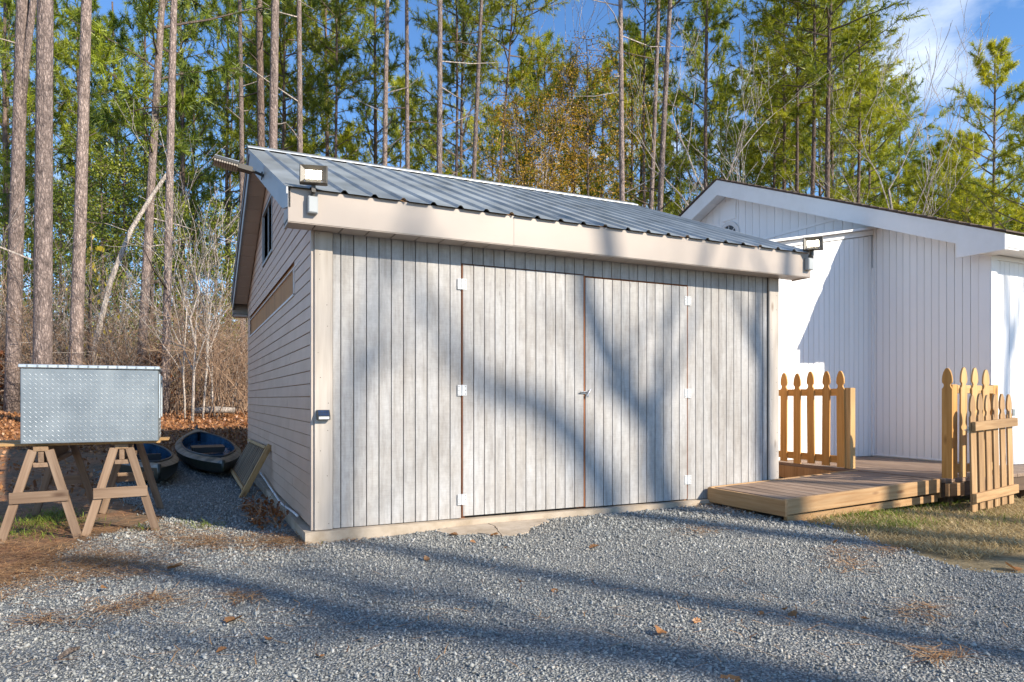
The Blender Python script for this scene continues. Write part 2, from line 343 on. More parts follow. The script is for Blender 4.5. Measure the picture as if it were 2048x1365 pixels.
# gravel drive: a sheet with an uneven edge
edge_px = [(-700, 1330), (-60, 1190), (60, 1150), (170, 1085), (240, 1062), (330, 1040), (215, 985), (190, 955), (300, 935), (470, 948), (505, 960), (545, 1020), (590, 1062)]
R1 = random.Random(3)
left = [on(px, py, 2, -.09) for px, py in edge_px]
right = [V((4.9, -.05, 0)), V((4.35, -1.06, 0))] + [on(px, py, 2, -.09) for px, py in ((1570, 1035), (1680, 1062), (1790, 1100), (1900, 1135), (1960, 1148), (2060, 1150), (2300, 1180))] + [V((8.5, -3.2, 0)), V((12, -4.6, 0)), V((14, -14, 0)), V((-12, -14, 0)), V((-9, -3.5, 0))]
poly = [V((p.x, p.y, 0)) for p in left] + [V((0.05, .1, 0)), V((2.4, .12, 0))] + right
def roughen(poly, seg, amp, rr):
    o = []
    for i, a in enumerate(poly):
        b = poly[(i+1) % len(poly)]; n = max(1, int((b-a).length/seg)); nrm = V((-(b-a).y, (b-a).x, 0)).normalized()
        for k in range(n): o.append(a.lerp(b, k/n) + (nrm*rr.uniform(-amp, amp) if k else V()))
    return o
gp = roughen(poly, .16, .05, R1)
bm = bmesh.new(); bvs = [bm.verts.new((p.x, p.y, 0)) for p in gp]; fc = bm.faces.new(bvs); bmesh.ops.triangulate(bm, faces=[fc])
for _ in range(3):
    bmesh.ops.subdivide_edges(bm, edges=[e for e in bm.edges if e.calc_length() > .8], cuts=1); bmesh.ops.triangulate(bm, faces=bm.faces)
for v in bm.verts: v.co.z = hgt(v.co.x, v.co.y) + .004
bmesh.ops.recalc_face_normals(bm, faces=bm.faces)
me = bpy.data.meshes.new('gravel_drive'); bm.to_mesh(me); bm.free(); me.materials.append(M['gravel'])
g = attach(bpy.data.objects.new('gravel_drive', me), None); setprops(g, kind='structure')
def inpoly(pts, poly):
    x = pts[:, 0]; y = pts[:, 1]; c = np.zeros(len(pts), bool); n = len(poly)
    px = np.array([p.x for p in poly]); py = np.array([p.y for p in poly]); j = n-1
    for i in range(n):
        with np.errstate(divide='ignore', invalid='ignore'):
            c ^= ((py[i] > y) != (py[j] > y)) & (x < (px[j]-px[i])*(y-py[i])/(py[j]-py[i])+px[i])
        j = i
    return c
RS = np.random.RandomState(5)
HG = np.vectorize(hgt)
def camspace(p):
    d = p - np.array([CAM.x, CAM.y]); X = d[:, 0]*.902-d[:, 1]*.4316; Z = d[:, 0]*.4316+d[:, 1]*.902
    return X, Z
def rotmats(n, rs, tilt=1.0):
    q = rs.normal(size=(n, 4)); q /= np.linalg.norm(q, axis=1)[:, None]; a, b, c, d = q.T
    return np.stack([np.stack([a*a+b*b-c*c-d*d, 2*(b*c-a*d), 2*(b*d+a*c)], 1), np.stack([2*(b*c+a*d), a*a-b*b+c*c-d*d, 2*(c*d-a*b)], 1), np.stack([2*(b*d-a*c), 2*(c*d+a*b), a*a-b*b-c*c+d*d], 1)], 1)
# stones lying on the drive
N = 460000
p = np.stack([RS.uniform(-5, 7.5, N), RS.uniform(-4.2, 6.5, N)], 1)
X, Z = camspace(p); keep = (Z > 2.3) & (np.abs(X) < .8*Z+.3)
keep &= RS.rand(N) < np.clip(1.25-(Z-3.2)/5.5, .22, 1)
p = p[keep]; gpe = [q+V((RS.uniform(-.02, .02), 0, 0)) for q in gp]
jit = RS.normal(0, .05, p.shape); p = p[inpoly(p+jit, gpe) & ~((p[:, 0] > -.12) & (p[:, 0] < 5) & (p[:, 1] > -.065)) & ~((p[:, 0] > 3.95) & (p[:, 1] > -1.05) & (p[:, 0] < 7))]
apron = [on(px, py, 2, -.058) for px, py in ((870, 1062), (915, 1052), (985, 1040), (1085, 1038), (1098, 1046), (1060, 1058), (1058, 1066), (1030, 1072), (985, 1073), (955, 1068), (905, 1070))]
ap2 = [V((q.x, q.y, 0)) for q in apron]; p = p[~inpoly(p+RS.normal(0, .018, p.shape)+np.array([.0, .02]), ap2)]
n = len(p); z = HG(p[:, 0], p[:, 1])
sz = np.clip(RS.lognormal(math.log(.0047), .42, n), .0025, .013); X, Z = camspace(p); sz *= np.clip(Z/4.2, 1, 1.6)
cube = np.array([(-1,-1,-1),(1,-1,-1),(1,1,-1),(-1,1,-1),(-1,-1,1),(1,-1,1),(1,1,1),(-1,1,1)], float)
v = cube[None]*RS.uniform(.45, 1.15, (n, 8, 3))*np.stack([np.ones(n)*1.25, RS.uniform(.65, 1, n), RS.uniform(.3, .7, n)], 1)[:, None, :]
v = np.einsum('nij,nkj->nki', rotmats(n, RS), v)*sz[:, None, None]*.78
v[:, :, 0] += p[:, 0, None]; v[:, :, 1] += p[:, 1, None]; v[:, :, 2] += (z + .004 + sz*RS.uniform(.0, .7, n))[:, None]
tri = np.array([(3,2,1,0),(4,5,6,7),(0,1,5,4),(1,2,6,5),(2,3,7,6),(3,0,4,7)])
tris = (tri[None]+(np.arange(n)*8)[:, None, None]).reshape(-1, 4)
tint = np.repeat(np.clip(RS.beta(1.6, 2.0, n), 0, 1), 8)
me = npmesh('gravel_stones', v.reshape(-1, 3), tris, M['stone'], tint)
setprops(attach(bpy.data.objects.new('gravel_stones', me), None), 'loose blue grey crushed stone covering the drive', 'gravel', kind='stuff')
# concrete apron patch with a crack
mid = [V((q.x, q.y, hgt(q.x, q.y)+.014)) for q in apron]
cA = mid[3]; k1 = [V((*mid[2].lerp(mid[3], .1).xy, 0)), None]
crack = [on(px, py, 2, -.058) for px, py in ((972, 1042), (975, 1050), (990, 1056), (996, 1066), (1003, 1073))]
def zed(q, e=.012): return V((q.x, q.y, hgt(q.x, q.y)+e))
lefthalf = [zed(q) for q in (apron[0], apron[1])]+[zed(q+V((-.006, 0, 0))) for q in crack]+[zed(q) for q in (apron[9], apron[10])]
righthalf = [zed(q+V((.006, 0, 0))) for q in crack[::-1]]+[zed(q) for q in (apron[3], apron[4], apron[5], apron[6], apron[7])]
ap = thing('concrete_apron', 'cracked tan concrete patch in gravel before the shed doors', 'concrete', (1.6, -.2, -.08))
for h in (lefthalf, righthalf):
    q = MB(); q.prism([r-V((0, 0, .04)) for r in roughen(h, .05, .006, R1)], (0, 0, .04)); q.build('concrete_slab', M['concrete'], ap)
# ------------------------------------------------------------------ shed
EY = -.24; XL = -.225; XR = 5.115; SL = .413; RY = 3.0; ZE = 2.572
def zr(y): return ZE + SL*((y if y < RY else 2*RY-y) - EY)     # underside of the metal roof
shed = thing('shed', 'weathered grey plank shed with double doors and ribbed metal roof', 'shed', (0, 0, 0))
q = MB(); q.box((-.075, -.06, -.5), (4.95, 6.05, 0)); q.build('slab', M['concrete'], shed)
fw = MB(); fw.box((.02, .022, .001), (1.20, .05, 2.45)); fw.box((3.68, .022, .001), (4.86, .05, 2.45)); fw.box((1.20, .022, 2.185), (3.68, .05, 2.45))
front = fw.build('front_wall', M['dark'], shed)
GR = .1016; gap = .0065
def vplank(x0, x1, z0, z1, y0, parent, t=.016):
    return box('plank', (x0+gap/2, y0, z0), (x1-gap/2, y0+t, z1), M['plank'], parent, .002)
x = 1.222
while x > .142:
    x0 = max(.141, x-GR); vplank(x0, x, .006, 2.42, .002+rnd.uniform(-.0007, .0007), front); x -= GR
x = 3.658
while x < 4.738:
    x1 = min(4.739, x+GR); vplank(x, x1, .006, 2.42, .002+rnd.uniform(-.0007, .0007), front); x += GR
for i in range(24): vplank(1.222+i*1.2180*2/24, 1.222+(i+1)*1.2180*2/24, 2.176 if i < 12 else 2.165, 2.42, .002+rnd.uniform(-.0007, .0007), front)
for (a, b) in ((0.0, .138), (4.742, 4.88)):
    cb = box('corner_board', (a, -.026, .004), (b, .0, 2.318), M['cornerboard'], shed, .003)
    for i in range(13):
        zz = .05+i*.19+rnd.uniform(-.04, .04); q = MB(); xx = rnd.choice((a+.035, b-.035))+rnd.uniform(-.01, .01)
        q.tube([(xx, -.0275, zz), (xx, -.0255, zz)], .0035, 6); q.build('nail', M['screw'], cb)
def door(x0, x1, z0, z1, lean, hx, parent):
    bk = MB(); bk.box((x0+.004, .012, z0+.01), (x1-.004, .021, z1-.006)); d = bk.build('door', M['doorgap'], parent)
    for i in range(12):
        a = x0+(x1-x0)*i/12; b = x0+(x1-x0)*(i+1)/12
        o = vplank(a, b, z0, z1, -.006+rnd.uniform(-.0008, .0008), d)
        if lean: o.matrix_basis = Matrix.Translation(o.matrix_basis.translation) @ Matrix.Rotation(lean, 4, 'Y'); WM[o] = o.matrix_basis.copy()
    for zc in ((1.997, 1.094, .166) if hx < 2 else (2.005, 1.077, .209)):
        q = MB()
        for s in (-1, 1): q.box((hx+s*.022-.0195, -.0105, zc-.045), (hx+s*.022+.0195, -.0065, zc+.045))
        h = q.build('hinge', M['hinge'], d)
        q = MB(); q.tube([(hx, -.012, zc-.047), (hx, -.012, zc+.047)], .0055, 8); q.build('hinge_pin', M['hinge'], d)
        q = MB()
        for s in (-1, 1):
            for dz in (-.032, 0, .032): q.tube([(hx+s*.03, -.0125, zc+dz), (hx+s*.03, -.0100, zc+dz)], .004, 6)
        setprops(q.build('screws', M['screw'], d), kind='stuff')
    return d
d1 = door(1.232, 2.436, .022, 2.166, 0, 1.226, shed)
d2 = door(2.452, 3.648, .014, 2.147, 0, 3.653, shed)
q = MB(); q.box((1.19, .024, 0), (1.262, .06, 2.2)); q.box((3.62, .024, 0), (3.69, .06, 2.2)); q.box((2.38, .024, 0.01), (2.51, .06, 2.19)); q.box((1.2, .028, 2.14), (3.66, .06, 2.2)); q.build('door_frame', M['doorgap'], shed)
for (xa, xb, za, zb, w2) in ((1.2265, 1.2315, .02, 2.172, 0), (2.4375, 2.4505, .02, 2.165, .004), (3.6495, 3.6545, .02, 2.16, 0)):
    q = MB(); q.prism([(xa-w2*.3, -.0015, za), (xb+w2*.6, -.0015, za), (xb, -.0015, zb), (xa, -.0015, zb)], (0, .012, 0)); q.build('door_edge', M['doorgap'], shed)
q = MB(); zl = 1.078; q.box((2.40, -.016, zl-.010), (2.47, -.008, zl+.012)); q.tube([(2.385, -.02, zl), (2.475, -.022, zl+.004)], .006, 6); q.tube([(2.455, -.03, zl-.03), (2.475, -.03, zl+.0), (2.50, -.028, zl+.035)], .0065, 6)
q.tube([(2.45, -.03, zl-.012), (2.452, -.03, zl-.04), (2.468, -.03, zl-.04), (2.47, -.03, zl-.012)], .004, 6); q.build('latch', M['steel'], shed)
# side wall of lapped boards
SW = MB(); SW.prism([(0.004, .0, .0), (0.004, 6.0, .0), (0.004, 6.0, 2.5), (0.004, RY, zr(RY)-.08), (0.004, 0.0, 2.5)], (.08, 0, 0)); side = SW.build('side_wall', M['ply'], shed)
EXPO = .1016
def ylim(z):
    if z <= zr(0)-.09: return .0, 6.0
    y = (z-(ZE-.09))/SL+EY; return y, 2*RY-y
def clap(y0b, y1b, y0t, y1t, z0, z1, tw):
    z0 = z0+.006; zz = z1; a = -.0165-tw*.5; c = -.0135; th = .003
    vs = [(a, y0b, z0), (a, y1b, z0), (c, y1t, zz), (c, y0t, zz), (a+th, y0b, z0-.001), (a+th, y1b, z0-.001), (c+th, y1t, zz), (c+th, y0t, zz)]
    q = MB(); q.add(vs, [(0, 3, 2, 1), (4, 5, 6, 7), (0, 1, 5, 4), (2, 3, 7, 6), (1, 2, 6, 5), (0, 4, 7, 3)]); q.build('clapboard', M['clap'], side)
holes = [(2.66, 3.68, 2.70, 3.32), (.95, 5.55, 1.965, 2.20)]
zc = .02; i = 0
R2 = random.Random(11)
while zc < zr(RY)-.12:
    z1 = min(zc+EXPO, zr(RY)-.1); yb0, yb1 = ylim(zc); yt0, yt1 = ylim(z1)
    segs = [(yb0, yb1, yt0, yt1)]
    for (ha, hb, h0, h1) in holes:
        if z1 > h0+.02 and zc < h1-.02:
            s2 = []
            for s in segs:
                if s[0] < ha and s[1] > hb: s2 += [(s[0], ha, s[2], ha), (hb, s[1], hb, s[3])]
                else: s2.append(s)
            segs = s2
    for s in segs:
        ln = s[1]-s[0]
        if ln > 2.0:
            cuts = sorted([s[0]+ln*R2.uniform(.16, .34), s[0]+ln*R2.uniform(.5, .85)]) if ln > 3.5 else [s[0]+ln*R2.uniform(.25, .6)]
            bs = [s[0]]+cuts+[s[1]]
            for k in range(len(bs)-1):
                clap(bs[k]+(.0015 if k else 0), bs[k+1]-(.0015 if k < len(bs)-2 else 0), bs[k]+(.0015 if k else s[2]-s[0]), bs[k+1]-(.0015 if k < len(bs)-2 else s[1]-s[3]), zc, z1, R2.uniform(0, .004))
        elif ln > .03: clap(*s, zc, z1, R2.uniform(0, .003))
    zc += EXPO; i += 1
box('corner_trim', (-.024, -.010, .005), (-.002, .03, 2.40), M['soffit'], shed, .002)
# exposed plywood strip with its trim
st = box('plywood_strip', (-.002, .95, 1.97), (.003, 5.55, 2.195), M['ply'], side, 0)
q = MB(); q.box((-.026, .925, 1.955), (-.001, .950, 2.20)); q.box((-.026, .925, 1.945), (-.001, 5.56, 1.966)); q.box((-.02, .6, 2.196), (-.001, 5.56, 2.206)); q.build('strip_trim', M['trimwhite'], side)
wn = MB(); wn.box((-.024, 2.64, 2.68), (.02, 2.672, 3.34)); wn.box((-.024, 3.668, 2.68), (.02, 3.70, 3.34)); wn.box((-.024, 2.672, 2.68), (.02, 3.668, 2.712)); wn.box((-.024, 2.672, 3.308), (.02, 3.668, 3.34))
wf = wn.build('window', M['greybox'], shed); q = MB(); q.box((.004, 2.672, 2.712), (.008, 3.668, 3.308)); q.build('pane', M['glassdark'], wf); q = MB(); q.box((-.008, 3.155, 2.712), (.003, 3.185, 3.308)); q.build('mullion', M['greybox'], wf)
# other walls
q = MB(); q.box((.0, 5.92, 0), (4.88, 6.0, 2.5)); q.build('rear_wall', M['clap'], shed)
q = MB(); q.prism([(4.88, .03, 0), (4.88, 6.0, 0), (4.88, 6.0, 2.5), (4.88, RY, zr(RY)-.08), (4.88, .03, 2.5)], (-.08, 0, 0)); q.build('end_wall', M['clap'], shed)
# eaves: fascia and soffit, front and rear
for s, y in ((1, EY), (-1, 2*RY-EY)):
    for fa, fb, fo in ((XL, 1.62, 0), (1.60, 3.71, .0022), (3.69, XR, 0)):
        yy = y-s*fo; box('fascia', (fa, min(yy, yy+s*.02), 2.315), (fb, max(yy, yy+s*.02), 2.566), M['fascia'], shed, .003)
    ys = sorted((y+s*.021, (0 if s > 0 else 6.0)-s*.003))
    sb = MB(); sb.box((XL+.002, ys[0], 2.331), (XR-.002, ys[1], 2.345)); sf = sb.build('soffit', M['dark'], shed)
    n = 26; w = (XR-XL)/n
    for i in range(n): box('soffit_panel', (XL+i*w+.004, ys[0], 2.320), (XL+(i+1)*w-.004, ys[1], 2.330), M['soffit'], sf, .002)
    if s > 0: box('fascia_lip', (XL, y+.004, 2.310), (XR, y+.020, 2.3148), M['soffit'], shed, .001)
# rake fascias (grey), end caps and rake soffits
for X0, X1 in ((XL, XL+.018), (XR-.018, XR)):
    for s in (1, -1):
        def Y(y): return y if s > 0 else 2*RY-y
        ya = EY+.021
        q = MB(); q.prism([(X0, Y(EY), 2.42), (X0, Y(EY), zr(EY)-.004), (X0, Y(RY), zr(RY)-.004), (X0, Y(RY), zr(RY)-.215), (X0, Y(EY+.32), zr(EY+.32)-.215)], (X1-X0, 0, 0)); q.build('rake_board', M['rake'], shed)
    q = MB(); c0 = X0 if X0 < 1 else X0; q.prism([(c0+.002, EY+.021, 2.31), (c0+.002, -.0, 2.31), (c0+.002, -.0, zr(0)-.22), (c0+.002, EY+.021, 2.419)], (.014, 0, 0)); q.build('eave_return', M['fascia'], shed)
    xi = (X1, -.026) if X0 < 1 else (4.884, X0)
    for s in (1, -1):
        def Y(y): return y if s > 0 else 2*RY-y
        n = 12; yA = .05; yB = RY-.0; sp = None
        for i in range(n):
            a = yA+(yB-yA)*i/n+.004; b = yA+(yB-yA)*(i+1)/n-.004
            q = MB(); za = zr(a)-.20; zb = zr(b)-.20
            q.add([(xi[0], Y(a), za), (xi[1], Y(a), za), (xi[1], Y(b), zb), (xi[0], Y(b), zb), (xi[0], Y(a), za+.012), (xi[1], Y(a), za+.012), (xi[1], Y(b), zb+.012), (xi[0], Y(b), zb+.012)], [(3,2,1,0),(4,5,6,7),(0,1,5,4),(1,2,6,5),(2,3,7,6),(3,0,4,7)])
            q.build('soffit_panel', M['soffit'], shed)
    q = MB(); q.box((min(xi)-.0, 2*RY-EY-.26, 2.30), (max(xi), 2*RY-EY-.02, 2.335)); q.build('eave_return', M['fascia'], shed)
# metal roof in ribbed sheets
roof = MB(); roof.prism([(XL+.03, EY+.03, zr(EY+.03)-.03), (XL+.03, RY, zr(RY)-.03), (XL+.03, 2*RY-EY-.03, zr(EY+.03)-.03), (XL+.03, 2*RY-EY-.03, zr(EY+.03)-.012), (XL+.03, RY, zr(RY)-.012), (XL+.03, EY+.03, zr(EY+.03)-.012)], (XR-XL-.06, 0, 0))
roofo = roof.build('roof', M['ply'], shed)
RIB = .2286
def sheet(xa, nr, s):
    prof = []
    for k in range(nr):
        o = xa+k*RIB; prof += [(o, 0), (o+RIB-.058, 0), (o+RIB-.040, .021), (o+RIB-.018, .021), (o+RIB, 0)]
    prof = [pp for i, pp in enumerate(prof) if i == 0 or pp != prof[i-1]]
    ys = [EY-.035]+[EY-.035+(RY-EY+.03)*i/6 for i in range(1, 7)]
    vs = []; fs = []; n = len(prof)
    for yy in ys:
        for (px_, h) in prof: vs.append((px_, yy if s > 0 else 2*RY-yy, zr(yy)+.006+h+rnd.uniform(-.0008, .0008)))
    for j in range(len(ys)-1):
        for i in range(n-1): fs.append((j*n+i, j*n+i+1, (j+1)*n+i+1, (j+1)*n+i))
    o = pyd('roof_panel', vs, fs, M['roofmetal'], roofo); sm = o.modifiers.new('solid', 'SOLIDIFY'); sm.thickness = .0012; sm.offset = -1
for s in (1, -1):
    x = XL-.012; tot = 23; k = 0
    while k < tot: n = min(4, tot-k); sheet(XL-.025+k*RIB*1.018, n, s); k += n
for s in (1, -1):
    def Y(y): return y if s > 0 else 2*RY-y
    q = MB(); q.prism([(XL-.016, Y(EY-.03), zr(EY-.03)+.004), (XL-.016, Y(RY), zr(RY)+.004), (XL-.016, Y(RY), zr(RY)-.05), (XL-.016, Y(EY-.03), zr(EY-.03)-.05)], (.014, 0, 0)); q.build('rake_trim', M['rake'], roofo)
    q = MB(); q.prism([(XR+.004, Y(EY-.03), zr(EY-.03)+.004), (XR+.004, Y(RY), zr(RY)+.004), (XR+.004, Y(RY), zr(RY)-.05), (XR+.004, Y(EY-.03), zr(EY-.03)-.05)], (.012, 0, 0)); q.build('rake_trim', M['rake'], roofo)
q = MB(); a = .13; zt = zr(RY)+.036
q.prism([(XL-.03, RY-a, zt-a*SL-.012), (XL-.03, RY-a, zt-a*SL+.0), (XL-.03, RY, zt+.008), (XL-.03, RY+a, zt-a*SL), (XL-.03, RY+a, zt-a*SL-.012), (XL-.03, RY, zt-.006)], (XR-XL+.055, 0, 0)); q.build('ridge_cap', M['ridgemetal'], roofo)

# ------------------------------------------------------------------ lamps on the shed
def floodlight(bx, label, yawdeg):
    yb = EY; zb = 2.445
    t = thing('floodlight', label, 'floodlight', (bx, yb, zb), 'lit floodlights on the shed eave')
    box('junction_box', (bx-.036, yb-.052, zb-.062), (bx+.036, yb-.001, zb+.062), M['greybox'], t, .004)
    box('cover_plate', (bx-.030, yb-.056, zb-.055), (bx+.030, yb-.0525, zb+.055), M['greybox'], t, .002)
    q = MB(); q.tube([(bx, yb-.03, zb+.06), (bx, yb-.035, zb+.085), (bx, yb-.06, zb+.12)], .015, 8); q.box((bx-.014, yb-.075, zb+.085), (bx+.014, yb-.05, zb+.14)); q.build('knuckle', M['bronze'], t)
    m = Matrix.Translation((bx+.0, yb-.075, zb+.205)) @ Matrix.Rotation(math.radians(yawdeg), 4, 'Z') @ Matrix.Rotation(math.radians(-8), 4, 'X')
    # housing: shallow tray with a raised frame
    W_, H_, D_ = .098, .070, .045
    o = [(-W_, -H_), (W_, -H_), (W_, H_), (-W_, H_)]; q = MB()
    i_ = .66
    ring = lambda s, y: [V((a*s, y, b*s)) for a, b in o]
    vs = ring(.8, D_)+ring(1, .01)+ring(1, -D_*.5)+ring(.93, -D_*.62)+[V((a*.60, -D_*.30, b*.50)) for a, b in o]
    fs = [(0, 1, 2, 3)]+[(4*r+k, 4*r+(k+1) % 4, 4*(r+1)+(k+1) % 4, 4*(r+1)+k) for r in range(4) for k in range(4)]+[(19, 18, 17, 16)]
    q.add([m @ v for v in vs], fs); q.build('housing', M['bronze'], t)
    q = MB(); q.add([m @ V((a*.56, -D_*.32, b*.46)) for a, b in o]+[m @ V((a*.56, -D_*.31, b*.46)) for a, b in o], [(0, 1, 2, 3), (7, 6, 5, 4), (0, 4, 5, 1), (1, 5, 6, 2), (2, 6, 7, 3), (3, 7, 4, 0)]); q.build('lens', M['lamp'], t)
    for s in (-1, 1):
        q = MB(); q.tube([m @ V((s*.06, -D_*.64, -H_*.84)), m @ V((s*.06, -D_*.60, -H_*.84))], .004, 6); q.build('screw', M['steel'], t)
floodlight(on(624, 410, 1, EY).x, 'lit bronze floodlight on the left end of the beige shed eave', -14)
floodlight(on(1614, 530, 1, EY).x, 'lit bronze floodlight on right end of shed eave before white house', -42)
# solar street-light style lamp on the rake
p0 = on(525, 352, 0, XL-.01)
t = thing('solar_light', 'dark solar security light sticking out from the shed gable', 'lamp', p0)
q = MB(); q.tube([p0+V((.01, 0, .0)), p0+V((-.05, .0, .02)), p0+V((-.10, 0, .035))], .014, 8); q.box(p0+V((-.012, -.03, -.03)), p0+V((.0, .03, .03))); q.build('arm', M['black'], t)
mm = Matrix.Translation(p0+V((-.10, 0, .04))) @ Matrix.Rotation(math.radians(9), 4, 'Y')
q = MB(); q.box((-.12, -.055, -.028), (.01, .055, .016), mm); q.build('battery_body', M['bronze'], t)
q = MB(); q.box((-.33, -.10, -.012), (-.115, .10, .014), mm); hd = q.build('lamp_head', M['black'], t)
q = MB(); q.box((-.325, -.095, .0145), (-.12, .095, .020), mm); q.build('solar_panel', M['steel'], t)
for i in range(10):
    q = MB(); q.box((-.325+i*.021, -.094, -.032), (-.310+i*.021, .094, -.0125), mm); q.build('led_strip', M['lampoff'], t)
# solar step light on corner board
c = on(646, 830, 1, -.03)
t = thing('step_light', 'small black solar step light on the left corner board', 'lamp', (c.x, -.026, c.z))
w = .048
def wedge(q, z0, z1, x0, x1):
    q.add([(x0, -.0265, z0), (x1, -.0265, z0), (x1, -.0265, z1), (x0, -.0265, z1), (x0, -.075, z0), (x1, -.075, z0), (x1, -.075, z0+.028), (x0, -.075, z0+.028), (x0, -.040, z1), (x1, -.040, z1)], [(0, 1, 2, 3), (0, 4, 5, 1), (4, 7, 6, 5), (7, 8, 9, 6), (8, 3, 2, 9), (0, 3, 8, 7, 4), (1, 5, 6, 9, 2)])
q = MB(); wedge(q, c.z-.038, c.z+.038, c.x-w, c.x+w); q.build('housing', M['black'], t)
q = MB(); q.box((c.x-w*.8, -.078, c.z-.032), (c.x+w*.8, -.0755, c.z-.014)); q.build('lens', M['lens'], t)
for r in range(2):
    for k in range(4):
        f0 = r*.46+.06; f1 = f0+.38; xa = c.x-w*.86+k*w*.44; pA = V((0, -.0765, c.z-.009)); pB = V((0, -.0415, c.z+.0385))
        a = pA.lerp(pB, f0); b = pA.lerp(pB, f1); q = MB(); nn = V((0, -.0012, .0009))
        q.prism([a+V((xa, 0, 0)), a+V((xa+w*.38, 0, 0)), b+V((xa+w*.38, 0, 0)), b+V((xa, 0, 0))], nn); q.build('solar_cell', M['solar'], t)
# ------------------------------------------------------------------ white house
HX = 8.04; HY = -.383; HR = 4.08; HZ = 2.99; HS = .417; OVX = .3; OVY = .335
WY = 1.21
house = thing('white_house', 'white house with vertical board siding, gable end facing the shed', 'house', (HX, HY, 0))
def hz(y): yy = y if y < HR else 2*HR-y; return HZ + HS*(yy-(HY-OVY))
core = MB(); core.prism([(HX+.03, HY+.03, -.1), (HX+.03, 2*HR-HY, -.1), (HX+.03, 2*HR-HY, hz(HY)-.1), (HX+.03, HR, hz(HR)-.1), (HX+.03, HY+.03, hz(HY)-.1)], (8, 0, 0))
hw = core.build('wall', M['white'], house)
def hboard(a0, a1, z0, z1, plane, pos, z1b=None, g=.006):
    q = MB(); z1b = z1 if z1b is None else z1b; a0 += g/2; a1 -= g/2
    if plane == 'x': q.prism([(pos, a0, z0), (pos, a1, z0), (pos, a1, z1b), (pos, a0, z1)], (.011, 0, 0))
    else: q.prism([(a0, pos, z0), (a1, pos, z0), (a1, pos, z1b), (a0, pos, z1)], (0, .011, 0))
    q.build('siding_board', M['white'], hw)
y = HY+.13; ZT = 3.77
while y < WY-.02: hboard(y, min(WY, y+.1), .205, hz(y)-.24, 'x', HX, hz(min(WY, y+.1))-.24); y += .1
y = WY+.002
while y < 2*HR-HY-.3:
    y1 = y+.165; za = min(ZT-.03, hz(y)-.24); zb = min(ZT-.03, hz(y1)-.24)
    hboard(y, y1, 2.6, za, 'x', HX, zb)
    if hz(max(y, .01)) -.24 > ZT+.04 and abs((y+y1)/2-HR) > .0: hboard(y, y1, ZT+.02, hz(y)-.24, 'x', HX, hz(y1)-.24)
    y = y1
q = MB(); q.box((HX-.018, 1.35, ZT-.03), (HX-.001, 2*HR-1.35, ZT+.018)); q.build('gable_trim', M['white'], hw)
x = HX+.11
while x < HX+5.5: hboard(x, x+.1, .0, hz(HY)-.24, 'y', HY); x += .1
box('corner_board', (HX-.014, HY-.012, .205), (HX-.001, HY+.125, 2.86), M['white'], house, .003)
box('corner_board', (HX-.014, HY-.026, .0), (HX+.105, HY-.0125, 2.86), M['white'], house, .003)
box('base_trim', (HX-.016, HY+.14, .206), (HX-.0005, WY-.012, .225), M['white'], house, .002)
# arched gable window and square patch above it
q = MB(); ar = []; R_ = .30
zc_ = 3.97
def arch(r0, r1, xa, xb, nseg=18):
    q = MB(); 
    for k in range(nseg):
        a = math.pi*k/nseg; b = math.pi*(k+1)/nseg
        q.prism([(xa, HR+r0*math.cos(a), zc_+r0*math.sin(a)), (xa, HR+r1*math.cos(a), zc_+r1*math.sin(a)), (xa, HR+r1*math.cos(b), zc_+r1*math.sin(b)), (xa, HR+r0*math.cos(b), zc_+r0*math.sin(b))], (xb-xa, 0, 0))
    return q
q = arch(.20, .27, HX-.035, HX-.001); q.box((HX-.035, HR-.27, zc_-.05), (HX-.001, HR+.27, zc_-.001)); win = q.build('window', M['trimwhite'], house)
q = MB(); q.prism([(HX-.008, HR+.2*math.cos(math.pi*k/18), zc_+.2*math.sin(math.pi*k/18)) for k in range(19)], (.006, 0, 0)); q.build('pane', M['glassdark'], win)
q = MB()
for a in (45, 90, 135): q.tube([(HX-.014, HR, zc_), (HX-.014, HR+.2*math.cos(math.radians(a)), zc_+.2*math.sin(math.radians(a)))], .008, 4)
q.build('mullion', M['trimwhite'], win)
box('siding_patch', (HX-.013, HR-.17, zc_+.30), (HX-.001, HR+.16, zc_+.66), M['white'], house, .002)
# rakes
RX0 = HX-OVX
for s in (1, -1):
    def Y(y): return y if s > 0 else 2*HR-y
    ya = HY-OVY
    q = MB(); q.prism([(RX0, Y(ya), 2.77), (RX0, Y(ya), hz(ya)-.03), (RX0, Y(HR), hz(HR)-.03), (RX0, Y(HR), hz(HR)-.30), (RX0, Y(ya+.56), hz(ya+.56)-.275), (RX0, Y(ya+.56), 2.77)], (.03, 0, 0)); q.build('rake_board', M['whitebright'], house)
    q = MB(); q.box((RX0+.031, min(Y(ya), Y(ya+.33)), 2.775), (HX-.0145, max(Y(ya), Y(ya+.33)), 2.80)); q.build('eave_return', M['whitebright'], house)
    n = 14
    for i in range(n):
        a = ya+.56+(HR-ya-.56)*i/n+.004; b = ya+.56+(HR-ya-.56)*(i+1)/n-.004; za = hz(a)-.235; zb = hz(b)-.235; q = MB()
        q.add([(RX0+.031, Y(a), za), (HX-.002, Y(a), za), (HX-.002, Y(b), zb), (RX0+.031, Y(b), zb), (RX0+.031, Y(a), za+.012), (HX-.002, Y(a), za+.012), (HX-.002, Y(b), zb+.012), (RX0+.031, Y(b), zb+.012)], [(3,2,1,0),(4,5,6,7),(0,1,5,4),(1,2,6,5),(2,3,7,6),(3,0,4,7)]); q.build('soffit_panel', M['whitebright'], house)
ya = HY-OVY
box('fascia', (RX0+.031, ya, 2.79), (HX+8, ya+.025, hz(ya)-.035), M['whitebright'], house, .003)
